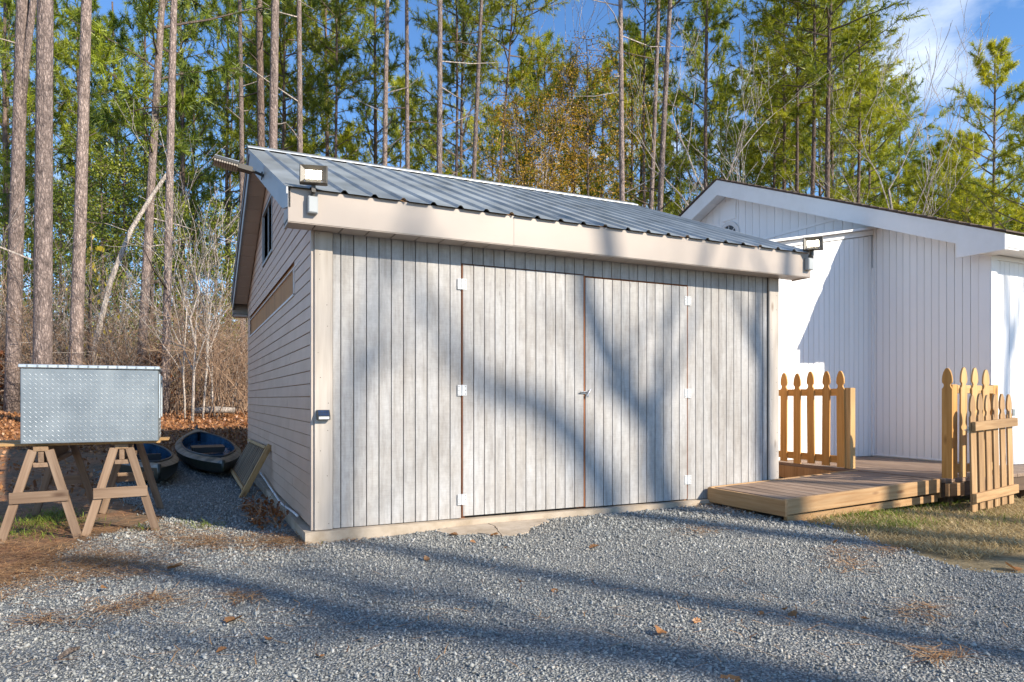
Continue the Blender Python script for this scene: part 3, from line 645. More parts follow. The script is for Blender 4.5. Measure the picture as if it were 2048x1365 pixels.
box('soffit', (HX-.0, ya+.026, 2.80), (HX+8, HY-.03, 2.815), M['whitebright'], house, .002)
box('frieze', (HX+.106, HY-.02, 2.74), (HX+8, HY-.002, 2.799), M['white'], house, .002)
rf = MB(); rf.prism([(RX0-.0, ya, hz(ya)-.028), (RX0, HR, hz(HR)-.028), (RX0, 2*HR-ya, hz(ya)-.028), (RX0, 2*HR-ya, hz(ya)-.012), (RX0, HR, hz(HR)-.012), (RX0, ya, hz(ya)-.012)], (8.6, 0, 0)); hroof = rf.build('roof', M['shingle'], house)
n = 36
for s in (1, -1):
    for i in range(n):
        def Y(y): return y if s > 0 else 2*HR-y
        a = ya-.03+(HR-ya+.03)*i/n; b = a+(HR-ya)/n*1.12; b = min(b, HR+.01); e = -.025+rnd.uniform(-.012, .006)
        q = MB(); q.prism([(RX0+e, Y(a), hz(a)-.006), (RX0+e, Y(b), hz(b)-.010), (RX0+e, Y(b), hz(b)-.002), (RX0+e, Y(a), hz(a)+.012)], (8.6-e, 0, 0)); q.build('shingle_course', M['shingle'], hroof)
# lean-to wing under the gable
LX = 5.95
def lz(x): return 3.49-.195*(HX-x)
wing = MB(); wing.prism([(LX, WY+.032, -.1), (HX-.001, WY+.032, -.1), (HX-.001, WY+.032, lz(HX)-.11), (LX, WY+.032, lz(LX)-.11)], (0, 3.2, 0)); wg = wing.build('wing_wall', M['white'], house)
x = LX
while x < HX-.06:
    x1 = min(HX-.03, x+.1); q = MB(); q.prism([(x+.0035, WY, .205), (x1-.0035, WY, .205), (x1-.0035, WY, lz(x1)-.12), (x+.0035, WY, lz(x)-.12)], (0, .011, 0)); q.build('siding_board', M['white'], wg); x += .1
q = MB(); q.prism([(LX-.2, WY-.10, lz(LX-.2)-.03), (HX-.002, WY-.10, lz(HX)-.03), (HX-.002, WY-.10, lz(HX)+.0), (LX-.2, WY-.10, lz(LX-.2))], (0, 3.4, 0)); q.build('wing_roof', M['trimwhite'], wg)
q = MB(); q.prism([(LX, WY-.014, lz(LX)-.11), (HX-.003, WY-.014, lz(HX)-.11), (HX-.003, WY-.014, lz(HX)-.035), (LX, WY-.014, lz(LX)-.035)], (0, .012, 0)); q.build('wing_frieze', M['white'], wg)
box('inner_corner_trim', (HX-.035, WY-.03, .205), (HX-.001, WY-.001, 2.9), M['white'], house, .002)
# ------------------------------------------------------------------ deck, ramp, fences, gate
DZ = .2; DX = 6.09; DYF = -1.05
deck = thing('deck', 'weathered wooden deck along the white house', 'deck', (DX, DYF, 0))
x = DX
while x < 13:
    y1 = WY-.01 if x+.14 < HX-.02 else HY-.03
    beam('deck_board', (x+.068, DYF-.01, DZ-.019), (x+.068, y1, DZ-.019), .134, .038, (1, 0, 0), M['deck'], deck, .004); x += .14
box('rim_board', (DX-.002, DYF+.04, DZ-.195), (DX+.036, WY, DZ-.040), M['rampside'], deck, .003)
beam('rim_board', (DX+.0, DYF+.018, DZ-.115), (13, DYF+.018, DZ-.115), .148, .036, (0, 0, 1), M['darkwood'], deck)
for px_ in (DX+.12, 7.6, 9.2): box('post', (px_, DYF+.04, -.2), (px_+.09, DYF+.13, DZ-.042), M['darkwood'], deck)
box('post', (DX+.05, DYF+.25, -.2), (DX+.14, DYF+.34, DZ-.042), M['darkwood'], deck)
beam('ledger_block', (DX-.01, DYF-.03, DZ-.105), (DX+.25, DYF-.03, DZ-.105), .13, .04, (0, 0, 1), M['rampside'], deck)
ramp = thing('ramp', 'low wooden ramp leading from the gravel up to the deck', 'ramp', (3.9, -.5, -.09))
RXA = 3.90; RXB = DX-.012; YB = -.075; YF = -1.03
def rz(x): return .125+(DZ-.125)*(x-RXA)/(RXB-RXA)
x = RXA+.04; i = 0
ya0 = YB; 
while x < RXB-.08:
    w = .132; fx = (x-RXA)/(RXB-RXA); o = beam('deck_board', (x+w/2-.06*0, YB, rz(x+w/2)-.018), (x+w/2+.0, YF+.041, rz(x+w/2)-.018), w, .034, (1, 0, (DZ-.125)/(RXB-RXA)), M['deck'], ramp, .004); x += .1405
beam('side_board', (RXA, YF+.019, rz(RXA)-.065), (RXB-.01, YF+.019, rz(RXB)-.065), .138, .038, (0, 0, 1), M['rampside'], ramp)
beam('side_board', (RXA, YB+.020, rz(RXA)-.065), (RXB-.01, YB+.020, rz(RXB)-.065), .138, .038, (0, 0, 1), M['rampside'], ramp)
beam('end_board', (RXA+.0, YB+.041, .05), (RXA+.0+.0, YF-.001, .05), .145, .038, (0, 0, 1), M['rampside'], ramp)
beam('lower_board', (RXA+.05, YF+.06, -.055), (RXB, YF+.06, DZ-.20), .07, .038, (0, 0, 1), M['rampside'], ramp)
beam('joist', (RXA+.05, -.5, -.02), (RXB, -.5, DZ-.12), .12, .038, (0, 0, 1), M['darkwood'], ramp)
def picket_mesh(h, w=.106, t=.017, mat=None):
    """french gothic picket, local Z up, face in local X"""
    hw_ = w/2; pr = [(hw_, 0), (hw_, h-.215), (hw_*.74, h-.200), (hw_*.60, h-.180), (hw_*.66, h-.165), (hw_*.95, h-.150), (hw_*1.0, h-.125), (hw_*.93, h-.085), (hw_*.72, h-.045), (hw_*.40, h-.012), (hw_*.12, h)]
    poly = pr+[(-a, b) for a, b in pr[::-1]]; q = MB(); q.prism([(a, -t/2, b) for a, b in poly], (0, t, 0)); return q.mesh('picket', mat)
pk = picket_mesh(1.14, mat=M['fence']); pk2 = picket_mesh(1.14, mat=M['fencelit']); pk3 = picket_mesh(1.13, w=.112, mat=M['gatewood'])
def picket(me, loc, rz_, parent, tilt=0):
    m = Matrix.Translation(V(loc)) @ Matrix.Rotation(rz_, 4, 'Z') @ Matrix.Rotation(tilt, 4, 'Y')
    return attach(bpy.data.objects.new('picket', me), parent, m)
f1 = thing('picket_fence', 'orange pine picket fence panel between the shed and ramp', 'fence', (DX, 0, DZ), 'picket fences on the deck')
FX = DX+.01
for k in range(6): picket(pk, (FX, .175+k*.215, DZ+.01+rnd.uniform(-.012, .012)), math.pi/2+rnd.uniform(-.03, .03), f1, rnd.uniform(-.012, .012))
beam('post', (FX+.055, .105, DZ+.002), (FX+.055, .105, DZ+.95), .088, .088, (1, 0, 0), M['fencelit'], f1, .004)
for zz in (DZ+.10, DZ+.90): beam('rail', (FX+.028, .15, zz), (FX+.028, 1.5, zz), .085, .036, (0, 0, 1), M['fence'], f1)
f2 = thing('picket_fence', 'pine picket fence panel on the deck corner behind the open gate', 'fence', (DX+.1, DYF, DZ), 'picket fences on the deck')
picket(pk, (DX+.125, DYF+.05, DZ+.0), math.pi/2, f2)
beam('post', (DX+.18, DYF+.05, DZ+.002), (DX+.18, DYF+.05, DZ+.97), .088, .088, (1, 0, 0), M['fence'], f2, .004)
for k in range(3): picket(pk2, (DX+.295+k*.19, DYF-.005, DZ+.005+rnd.uniform(-.014, .014)), rnd.uniform(-.04, .04), f2, rnd.uniform(-.014, .014))
for zz in (DZ+.10, DZ+.92): beam('rail', (DX+.225, DYF+.023, zz), (DX+.845, DYF+.023, zz), .085, .036, (0, 0, 1), M['fencelit'], f2)
beam('post', (DX+.89, DYF+.05, DZ+.002), (DX+.89, DYF+.05, DZ+.97), .088, .088, (1, 0, 0), M['fence'], f2, .004)
ga = thing('gate', 'weathered picket gate swung open and resting on the grass', 'gate', (5.95, -1.36, -.09))
GA = V((5.93, -1.42, -.075)); gd = V((.985, .14, .03)).normalized(); gup = V((-.004, .012, 1)).normalized(); gn = gd.cross(gup).normalized()
def gpnt(a, b, c): return GA + gd*a + gup*b + gn*c     # along, up, towards viewer
Gm = Matrix((gd, -gn, gup)).transposed().to_4x4()
for k, a in enumerate((.055, .22, .385, .55, .715, .88)):
    m = Gm.copy(); m.translation = gpnt(a, rnd.uniform(-.01, .012) + (-.02 if k == 5 else 0), -.009); attach(bpy.data.objects.new('picket', pk3), ga, m)
for h in (.14, .83): beam('rail', gpnt(-.005, h, .020), gpnt(.955, h, .020), .088, .038, gup, M['gatewood'], ga)
q = MB(); q.tube([gpnt(-.09, .80, -.02), gpnt(.03, .80, -.02)], .006, 6); q.tube([gpnt(-.02, .77, -.02), gpnt(-.02, .83, -.02)], .008, 6); q.build('latch', M['steel'], ga)
q = MB(); q.box((-.02, -.03, -.035), (.02, -.02, .035), Matrix.Translation(gpnt(.86, .93, .01))); q.build('hinge', M['steel'], ga)

# ------------------------------------------------------------------ tool box on saw horses
def sawhorse(cx, y0, y1, label, dz):
    zt = .645+dz; t = thing('sawhorse', label, 'sawhorse', (cx, (y0+y1)/2, hgt(cx, y0)))
    beam('beam_top', (cx, y0-.02, zt-.02), (cx, y1+.02, zt-.02), .10, .038, (1, 0, 0), M['sawdark'], t)
    beam('beam_web', (cx, y0-.01, zt-.085), (cx, y1+.01, zt-.085), .038, .088, (1, 0, 0), M['saw'], t)
    beam('beam_flange', (cx, y0-.01, zt-.148), (cx, y1+.01, zt-.148), .105, .036, (1, 0, 0), M['saw'], t)
    for yy, sg in ((y0, -1), (y1, 1)):
        for s in (-1, 1):
            foot = V((cx+s*.255, yy+sg*.04, hgt(cx+s*.255, yy)-.002)); top = V((cx+s*.055, yy, zt-.03))
            beam('leg', foot, top, .062, .036, (1, 0, .0), M['saw'], t)
        zz = hgt(cx, yy)+.34; hw_ = .255*(1-(.34+.05)/(zt+.1))+.055*(.39/(zt+.1))
        beam('brace', (cx-hw_-.05, yy+sg*.046, zz), (cx+hw_+.04, yy+sg*.046, zz+.004), .088, .02, (0, 0, 1), M['saw'], t)
    return zt
sawhorse(-1.93, 1.06, 2.30, 'old wooden sawhorse under the left end of tool box', .0)
sawhorse(-1.375, 1.10, 2.28, 'old wooden sawhorse under the right end of tool box', .0)
tb = thing('board', 'long pine board laid across both sawhorses', 'board', (-1.7, 1.6, .647)); beam('plank', (-2.9, 1.62, .657), (-1.03, 1.58, .657), .24, .020, (0, 1, 0), M['railend'], tb)
tb2 = thing('board', 'short pine board under the front of the metal tool box', 'board', (-1.6, 1.15, .647)); beam('plank', (-2.75, 1.20, .657), (-1.09, 1.17, .657), .18, .020, (0, 1, 0), M['railend'], tb2)
box_t = thing('tool_box', 'silver diamond plate truck tool box on two sawhorses', 'tool box', (-1.58, 1.3, .668))
BX0, BX1, BY0, BY1, BZ0, BZ1 = -2.055, -1.10, 1.0, 1.62, .668, 1.262
box('body', (BX0, BY0, BZ0), (BX1, BY1, BZ1), M['alu'], box_t, .006)
lid = box('lid', (BX0-.012, BY0-.014, BZ1+.002), (BX1+.012, BY1+.012, BZ1+.030), M['alubright'], box_t, .006)
q = MB()
def bars(o, ux, uy, nrm, w, h, q):
    sp = .037; r = 0
    nx_ = int(w/sp); ny_ = int(h/sp)
    for j in range(2*ny_):
        for i in range(nx_):
            if j % 2 == 0: cx_, cy_, ang = (i+.5)*sp, (j/2+.5)*sp, math.radians(-42)
            else: cx_, cy_, ang = (i+1.0)*sp, (j/2+.5)*sp, math.radians(42)
            if cx_ > w-.018 or cy_ > h-.012: continue
            L_ = .0175 if j % 2 == 0 else .0135; a = ux*math.cos(ang)+uy*math.sin(ang); b = nrm.cross(a); c_ = o+ux*cx_+uy*cy_
            k = .0030; q.add([c_-a*L_, c_+b*k, c_+a*L_, c_-b*k, c_-a*L_*.5+nrm*.0024, c_+a*L_*.5+nrm*.0024], [(0, 3, 4), (3, 5, 4), (3, 2, 5), (2, 1, 5), (1, 4, 5), (1, 0, 4)])
bars(V((BX0+.008, BY0+.0003, BZ0+.008)), V((1, 0, 0)), V((0, 0, 1)), V((0, -1, 0)), BX1-BX0-.016, BZ1-BZ0-.016, q)
bars(V((BX1-.0003, BY0+.12, BZ0+.008)), V((0, 1, 0)), V((0, 0, 1)), V((1, 0, 0)), BY1-BY0-.14, .18, q)
setprops(q.build('tread_pattern', M['alubright'], box_t), kind='stuff')
q = MB()
for k in range(14): bx_ = BX0+.04+k*.068; q.box((bx_, BY0-.0175, BZ1+.006), (bx_+.012, BY0-.0135, BZ1+.026))
setprops(q.build('lid_tread', M['alu'], lid), kind='stuff')
box('end_frame', (BX1+.001, BY0+.02, BZ0+.19), (BX1+.014, BY0+.05, BZ1-.03), M['alubright'], box_t, .003)
box('end_frame', (BX1+.001, BY1-.06, BZ0+.19), (BX1+.014, BY1-.03, BZ1-.03), M['alubright'], box_t, .003)
box('end_frame', (BX1+.001, BY0+.051, BZ1-.10), (BX1+.012, BY1-.061, BZ1-.07), M['alu'], box_t, .003)
# ------------------------------------------------------------------ kayaks
def kayak(loc, ang, Ln, Wd, label, Ht=.36, pitch=0):
    t = thing('kayak', label, 'kayak', loc, 'kayaks beside the shed')
    m = Matrix.Translation(V(loc)) @ Matrix.Rotation(ang, 4, 'Z') @ Matrix.Rotation(pitch, 4, 'X')
    ns = 26; ss = [i/ns for i in range(ns+1)]
    hw_ = lambda s: max(.010, Wd/2*(1-abs(2*s-1)**2.2)**1.0)
    sheer = lambda s: Ht*(.80+.30*abs(2*s-1)**2)
    op = lambda s: hw_(s)*.80*max(0, 1-abs((s-.47)/.38)**3.2)**.6 if abs(s-.47) < .38 else 0
    keel = lambda s: Ht*.62*abs(2*s-1)**5
    H = MB(); D = MB(); I = MB(); R = MB(); n = 9
    rows = []
    for s in ss:
        y = (s-.5)*Ln; w = hw_(s); z1 = sheer(s); z0 = keel(s)
        rows.append([m @ V((w*math.sin(a)**.7*(1 if True else 0)*sg, y, z1-(z1-z0)*math.cos(a)**.55)) for sg, a in [(-1, math.pi/2*(1-k/4)) for k in range(5)]+[(1, math.pi/2*k/4) for k in range(1, 5)]])
    for i in range(ns):
        H.add(rows[i]+rows[i+1], [(k, k+1, n+k+1, n+k) for k in range(n-1)])
    # a at pi/2 is the gunwale (cos=0 -> z1); a=0 the keel
    for sg in (-1, 1):
        dr = []; ir = []
        for s in ss:
            y = (s-.5)*Ln; w = hw_(s); z1 = sheer(s); o_ = op(s); dr.append([m @ V((sg*(w+(o_-w)*k/3), y, z1+.05*math.sin(k/3*math.pi/2)*(1 if True else 0))) for k in range(4)])
            ir.append([m @ V((sg*o_*(1-.0*k), y, z1+.05)) if k == 0 else m @ V((sg*o_*(.92 if k == 1 else 0), y, .10)) for k in range(3)])
        for i in range(ns):
            D.add(dr[i]+dr[i+1], [(k, k+1, 4+k+1, 4+k) for k in range(3)])
            if op(ss[i]) > 0 or op(ss[i+1]) > 0: I.add(ir[i]+ir[i+1], [(k, k+1, 3+k+1, 3+k) for k in range(2)])
    H.build('hull', M['hull'], t, True); dk = D.build('deck', M['kdeck'], t, True); I.build('cockpit', M['kin'], t)
    pts = []
    for sg, seq in ((1, ss), (-1, ss[::-1])):
        for s in seq:
            if op(s) > 0: pts.append(m @ V((sg*op(s), (s-.5)*Ln, sheer(s)+.058)))
    pts.append(pts[0]); R.tube(pts, .014, 6, False); R.build('cockpit_rim', M['black'], t, True)
    for e_ in (0, 1):
        y = (e_-.5)*Ln; q = MB(); q.tube([m @ V((0, y, keel(e_)-.005)), m @ V((0, y+(e_-.5)*.05, (keel(e_)+sheer(e_))/2)), m @ V((0, y, sheer(e_)+.045))], .022, 8); q.build('stem', M['hull'], t, True)
    S = MB(); S.box((-Wd*.26, -.12*Ln/3, .14), (Wd*.26, .08*Ln/3, .20), m); S.box((-Wd*.24, -.18*Ln/3, .12), (Wd*.24, -.13*Ln/3, Ht), m); S.build('seat', M['black'], t)
    q = MB(); e = m @ V((0, Ln*.44, sheer(.94)+.05)); f = m @ V((0, Ln*.48, sheer(.98)+.06)); g_ = e.lerp(f, .5)+V((0, 0, .05)); q.tube([e, g_, f], .014, 6); q.build('carry_handle', M['black'], t)
def kay2(n_px, n_Z, f_px, f_Z, Wd, label, Ht):
    a = at(n_px, 798, n_Z); b = at(f_px, 798, f_Z); a.z = hgt(a.x, a.y)+.0; b.z = hgt(b.x, b.y)-.03; d = b-a
    kayak((a+b)/2, math.atan2(-d.x, d.y), d.length, Wd, label, Ht, math.atan2(d.z, math.hypot(d.x, d.y)))
kay2(446, 9.3, 392, 12.6, .92, 'camouflage kayak with dark hull lying beside the leaning railing', .21)
kay2(318, 8.3, 262, 11.2, .84, 'dark kayak lying on the gravel behind the sawhorses', .25)
# ------------------------------------------------------------------ railing section leaning on the shed
rl = thing('railing_section', 'weathered wooden railing section leaning against shed side wall', 'railing', (-.2, 3.8, 0))
def rp(a, b): # a along wall 0..1, b 0 foot 1 top
    y = 2.85+2.3*a; zf = hgt(-.3, y)+.05; return V((-.30+.262*b, y, zf+(.50-.05*a)*b))
nrm = V((-.5, 0, .26)).normalized()
beam('top_rail', rp(-.02, .97), rp(1.02, .97), .085, .036, nrm, M['railend'], rl); beam('bottom_rail', rp(-.02, .06), rp(1.02, .06), .085, .036, nrm, M['railend'], rl)
for k in range(12): beam('baluster', rp(.03+k*.085, .0), rp(.03+k*.085, 1.02), .034, .034, (0, 1, 0), M['rail'], rl)
beam('end_post', rp(-.025, -.12), rp(-.025, 1.06), .06, .06, (0, 1, 0), M['railend'], rl)
# old white conduit along the wall base
q = MB(); q.tube([(-.05, y_, .02+.02*math.sin(y_*3)+max(0, .10*(y_-2.6))) for y_ in np.linspace(.5, 3.6, 14)], .011, 6); q.build('conduit', M['trimwhite'], None, True)
setprops(bpy.data.objects['conduit'], 'thin white conduit sagging along the base of shed siding', 'conduit')

# ------------------------------------------------------------------ plants: builders
def needles_mesh(name, tufts, mat, rs, per=18, ln=.24, wd=.014, cone=1.0):
    """tufts: list of (pos, dir, tint)"""
    n = len(tufts); P = np.array([t_[0] for t_ in tufts]); D = np.array([t_[1] for t_ in tufts]); T = np.array([t_[2] for t_ in tufts])
    P = np.repeat(P, per, 0); D = np.repeat(D, per, 0); T = np.repeat(T, per)
    k = len(P); d = D*.75 + rs.normal(0, .62*cone, (k, 3)); d /= np.linalg.norm(d, axis=1)[:, None]
    l = ln*rs.uniform(.6, 1.15, k); s = np.cross(d, rs.normal(size=(k, 3))); s /= np.linalg.norm(s, axis=1)[:, None]+1e-9
    a = P + D*(rs.uniform(-.12, .10, k))[:, None]; w = wd*rs.uniform(.7, 1.3, k)
    tip = a+d*l[:, None]; tip[:, 2] -= .12*l
    v = np.stack([a+s*w[:, None]*.5, a-s*w[:, None]*.5, tip], 1).reshape(-1, 3)
    return npmesh(name, v, np.arange(3*k).reshape(-1, 3), mat, np.repeat(np.clip(T+rs.normal(0, .14, k), 0, 1), 3))
def leaves_mesh(name, pts, mat, rs, size=.06, up=.3):
    P = np.array([q_[0] for q_ in pts]); T = np.array([q_[1] for q_ in pts]); k = len(P)
    d = rs.normal(size=(k, 3)); d[:, 2] -= up; d /= np.linalg.norm(d, axis=1)[:, None]; s = np.cross(d, rs.normal(size=(k, 3))); s /= np.linalg.norm(s, axis=1)[:, None]+1e-9
    l = size*rs.uniform(.6, 1.4, k)
    v = np.stack([P, P+d*l[:, None]*.5+s*l[:, None]*.32, P+d*l[:, None], P+d*l[:, None]*.5-s*l[:, None]*.32], 1).reshape(-1, 3)
    return npmesh(name, v, np.arange(4*k).reshape(-1, 4), mat, np.repeat(np.clip(T+rs.normal(0, .15, k), 0, 1), 4))
def perp(d, r):
    a = d.orthogonal().normalized(); b = d.cross(a); q_ = r.uniform(0, 2*math.pi); return a*math.cos(q_)+b*math.sin(q_)
def pine_crown(seed, mat, H=11.0, R=2.7, nb=46, dens=1.0, per=18, wd=.027):
    r = random.Random(seed); rs = np.random.RandomState(seed); mb = MB(); tufts = []
    for i in range(nb):
        f = (i+r.random())/nb; z_ = H*f**.92; az = i*2.4+r.uniform(-.6, .6)
        ln = R*(.35+.75*math.sin(math.pi*min(1, .18+.82*f)**.8))*r.uniform(.55, 1.15) * (1 if f > .12 else .8)
        if f > .93: ln *= .5
        up = r.uniform(-.05, .35)+.55*f
        d = V((math.cos(az), math.sin(az), up)).normalized(); pts = [V((0, 0, z_))]; segs = 5
        for k in range(segs): d = (d+V((r.uniform(-.18, .18), r.uniform(-.18, .18), r.uniform(-.10, .16)))).normalized(); pts.append(pts[-1]+d*ln/segs)
        r0 = .010+.008*ln; mb.tube(pts, [r0*(1-.8*k/segs) for k in range(segs+1)], 4, False)
        tone = r.uniform(.15, .75)
        for k in range(2, segs+1):
            for _ in range(int(round((2.8 if k < segs else 4.0)*dens))):
                b = pts[k].lerp(pts[k-1], r.random()); td = (d*.6+perp(d, r)*r.uniform(.4, 1)+V((0, 0, .25))).normalized(); tl = ln*r.uniform(.10, .28)
                e = b+td*tl; mb.tube([b, e], [.010, .005], 3, False)
                for u in (1.0, .62, .3):
                    if r.random() < .85: tufts.append((tuple(b.lerp(e, u)), tuple(td), min(1, max(0, tone+r.uniform(-.25, .25)+.15*(td.z)))))
    for _ in range(14): tufts.append(((r.uniform(-.2, .2), r.uniform(-.2, .2), H+r.uniform(-.6, .1)), (0, 0, 1), .6))
    return mb.mesh('limbs', M['limb']), needles_mesh('crown', tufts, mat, rs, per, .27 if wd < .03 else .31, wd)
CROWNS = [pine_crown(100+i, M['needle'], 11, 2.6+.25*(i % 3), 46, 1.0) for i in range(5)]
CROWNW = [pine_crown(200+i, M['needlewarm'], 11, 2.9+.2*(i % 3), 50, 1.1) for i in range(4)]
FARN = [pine_crown(500+i, M['needle'], 11, 2.6+.25*i, 46, .85, 15, .030) for i in range(3)]; FARW = [pine_crown(520+i, M['needlewarm'], 11, 2.9+.2*i, 48, .95, 15, .030) for i in range(3)]
def pine(px0, px1, wpx, Z, label, group, crown=None, cstart=.5, H=22, rr=None, stubs=6, near=True, scale=1.0, fork=False, clen=None):
    """trunk through pixel columns px0 (eye level) and px1 (top of picture) at depth Z"""
    r = random.Random(int(px0*7+Z*13)); base = at(px0, 798, Z); base.z = hgt(base.x, base.y)-.05
    lean = (px1-px0)/FPX*Z/(798/FPX*Z); right = V((.902, -.4316, 0)); fwd = V((.4316, .902, 0))
    ax = V((0, 0, 1))+right*lean+fwd*r.uniform(-.015, .015)
    rad = wpx/FPX*Z/2; n = 16; pts = []; rads = []
    ph = r.uniform(0, 6); wob = .02 if near else .05
    for i in range(n+1):
        f = i/n; pts.append(base+ax*(H*f)+right*(math.sin(f*7+ph)-math.sin(ph))*wob*f*6*.3+fwd*math.cos(f*5+ph)*.03)
        rads.append(rad*(1.10-.1*min(1, f*14))*(1-.72*f**1.3)*r.uniform(.97, 1.03))
    t = thing('pine_tree', label, 'pine tree', base, group)
    q = MB(); q.tube(pts, rads, 12 if near else 8); 
    if fork:
        k = int(n*.30); f0 = pts[k]; q.tube([f0, f0+ax*2+right*.12, f0+ax*5+right*.42, f0+ax*10+right*.55], [rads[k]*.62, rads[k]*.55, rads[k]*.5, rads[k]*.3], 8)
    tk = q.build('trunk', M['bark'] if near else M['barkfar'], t, True)
    q = MB()
    for _ in range(stubs):
        f = r.uniform(.12, cstart); k = f*n; i = int(k); p_ = pts[i].lerp(pts[i+1], k-i); az = r.uniform(0, 6.28); ln = r.choice((.25, .4, .7, 1.5, 2.2))*r.uniform(.6, 1.2)
        d = V((math.cos(az), math.sin(az), r.uniform(-.2, .5))).normalized(); e = p_+d*ln*.5+V((0, 0, r.uniform(-.05, .1))); q.tube([p_, e, e+(d+V((r.uniform(-.4, .4), r.uniform(-.4, .4), r.uniform(-.2, .4)))).normalized()*ln*.5], [.022, .016, .006], 4, False)
    if stubs: setprops(q.build('dead_branches', M['pale'] if r.random() < .4 else M['limb'], t), kind='stuff')
    if crown is not None:
        ci = pts[int(cstart*n)]; cl = H*(1-cstart)+.4; s = cl/11.0; sw = min(1.02, max(.75, s*scale))
        zax = ax.normalized(); m = Matrix.Translation(ci) @ zax.to_track_quat('Z', 'Y').to_matrix().to_4x4() @ Matrix.Rotation(r.uniform(0, 6.28), 4, 'Z') @ Matrix.Diagonal((sw, sw, s, 1))
        attach(bpy.data.objects.new('limbs', crown[0]), t, m); attach(bpy.data.objects.new('crown', crown[1]), t, m)
    return t
# near trunks on the left
G1 = None
pine(26, 44, 27, 15.5, 'forked pine trunk nearest the left edge of the woods', G1, CROWNS[0], .74, 24, fork=True)
pine(86, 93, 33, 13.2, 'thickest pine trunk, standing behind the left end of tool box', G1, CROWNS[1], .76, 25, stubs=4)
pine(146, 166, 24, 15.0, 'straight pine trunk behind the tool box, third from the left edge', G1, CROWNS[2], .76, 24)
pine(279, 324, 18, 17.5, 'leaning pine trunk behind the right half of tool box', G1, CROWNS[3], .36, 20, stubs=3, scale=.8)
pine(331, 351, 16.5, 15.8, 'slim grey pine trunk rising behind right edge of tool box', G1, CROWNS[4], .76, 22)
pine(486, 478, 12, 24, 'reddish pine trunk beside the shed rear corner', G1, CROWNS[0], .72, 22, stubs=12)
pine(522, 520, 18, 21, 'dark pine trunk directly above the left roof peak', G1, CROWNS[1], .70, 23, stubs=14, near=False)
pine(541, 553, 20, 18.5, 'stout sunlit pine trunk just right of the left roof peak', G1, CROWNS[2], .74, 24)
pine(601, 597, 13, 21, 'pale knotty pine trunk behind the lit left floodlight', G1, CROWNS[3], .74, 24, stubs=10)
pine(568, 567, 6, 30, 'very thin pine stem between two stouter trunks by roof peak', G1, CROWNS[4], .5, 22, near=False)
rest = [(672, 672, 8, 30), (765, 776, 12.5, 24), (820, 811, 11, 24), (878, 878, 13.5, 22), (905, 911, 8, 30), (925, 964, 11, 23), (966, 1022, 7, 30), (1249, 1239, 12.5, 22), (1287, 1316, 11, 24), (1301, 1341, 13, 22), (1291, 1292, 7, 34), (1408, 1416, 9, 32)]
names = ['slim pine trunk standing alone left of the dark pair above roof', 'dark limbed pine trunk above the left third of metal roof', 'pale pine trunk just right of the dark limbed one above roof', 'darkest straight pine trunk above middle of the metal roof', 'thin pink pine trunk beside the darkest straight trunk', 'leaning pale pine trunk behind the middle of metal roof', 'thin leaning pine trunk left of the golden leaves', 'straight pine trunk right of the golden leaved tree', 'left trunk of the crossing pine pair behind the roof', 'right leaning trunk of the crossing pine pair behind roof', 'thin pine stem behind the crossing pine pair', 'pine trunk behind the white house roof peak']
for i, ((a, b, w, Z_), nm) in enumerate(zip(rest, names)):
    pine(a, b, w, Z_, nm, None, (CROWNS+CROWNW)[i % 9], .60+.14*((i*7) % 3)/2, 22+(i*5) % 4, stubs=14, near=Z_ < 26)
rt = [(1562, 1566, 9, 33), (1586, 1600, 9, 31), (1616, 1626, 11, 29), (1648, 1668, 12, 28), (1544, 1552, 7, 37), (1712, 1716, 9, 33), (1747, 1742, 7, 38), (1870, 1880, 7, 36), (1930, 1944, 8, 31)]
rtn = ['first', 'second', 'third', 'fourth', 'fifth', 'sixth', 'seventh', 'eighth', 'ninth']; order = sorted(range(9), key=lambda i: rt[i][0])
HT = [21, 22, 20, 23, 21, 19, 18, 14, 12.5]
for i, (a, b, w, Z_) in enumerate(rt): pine(a, b, w, Z_, rtn[order.index(i)]+' bare pine trunk from the roof peak above white house roof', 'pine trunks above the house roof', CROWNW[i % 4], .50+.08*(i % 3) if i < 7 else .3, HT[i], stubs=14, near=False, scale=1.0)
pine(1984, 1984, 8.5, 27, 'young pine with open crown against the clouds at far right', None, CROWNW[1], .30, 14.6, stubs=4, scale=.8)
pine(2060, 2066, 8, 25, 'bushy low pine at the right edge behind house roof', None, CROWNW[2], .22, 11, stubs=4)
# background pines
R4 = random.Random(21)
def bgrow(n, x0, x1, Z0, Z1, crowns, H0, H1, label, group, c0=.3, c1=.5, sc=1.1):
    for i in range(n):
        a = x0+(x1-x0)*(i+R4.uniform(.1, .9))/n; Z_ = R4.uniform(Z0, Z1)
        pine(a, a+R4.uniform(-12, 12), R4.uniform(.20, .32)*FPX/Z_, Z_, label, group, crowns[R4.randrange(len(crowns))], R4.uniform(c0, c1), R4.uniform(H0, H1), stubs=8, near=False, scale=sc)
bgrow(11, -90, 480, 29, 42, FARN, 19, 24, 'distant pine in the shaded woods left of the shed', 'pines in the left woods', .22, .42)
bgrow(7, -90, 500, 44, 64, FARN, 20, 25, 'distant pine in the shaded woods left of the shed', 'pines in the left woods', .2, .4)
bgrow(13, 480, 1250, 33, 48, FARN+FARW, 18, 23, 'distant pine in the woods behind the shed roof', 'pines behind the shed', .22, .45)
bgrow(9, 480, 1250, 52, 72, FARN+FARW, 18, 23, 'distant pine in the woods behind the shed roof', 'pines behind the shed', .2, .4)
bgrow(15, 1230, 1800, 36, 52, FARW+FARN[:1], 20, 25, 'bushy green pine rising behind the white house roof', 'pines behind the white house', .22, .42, 1.0)
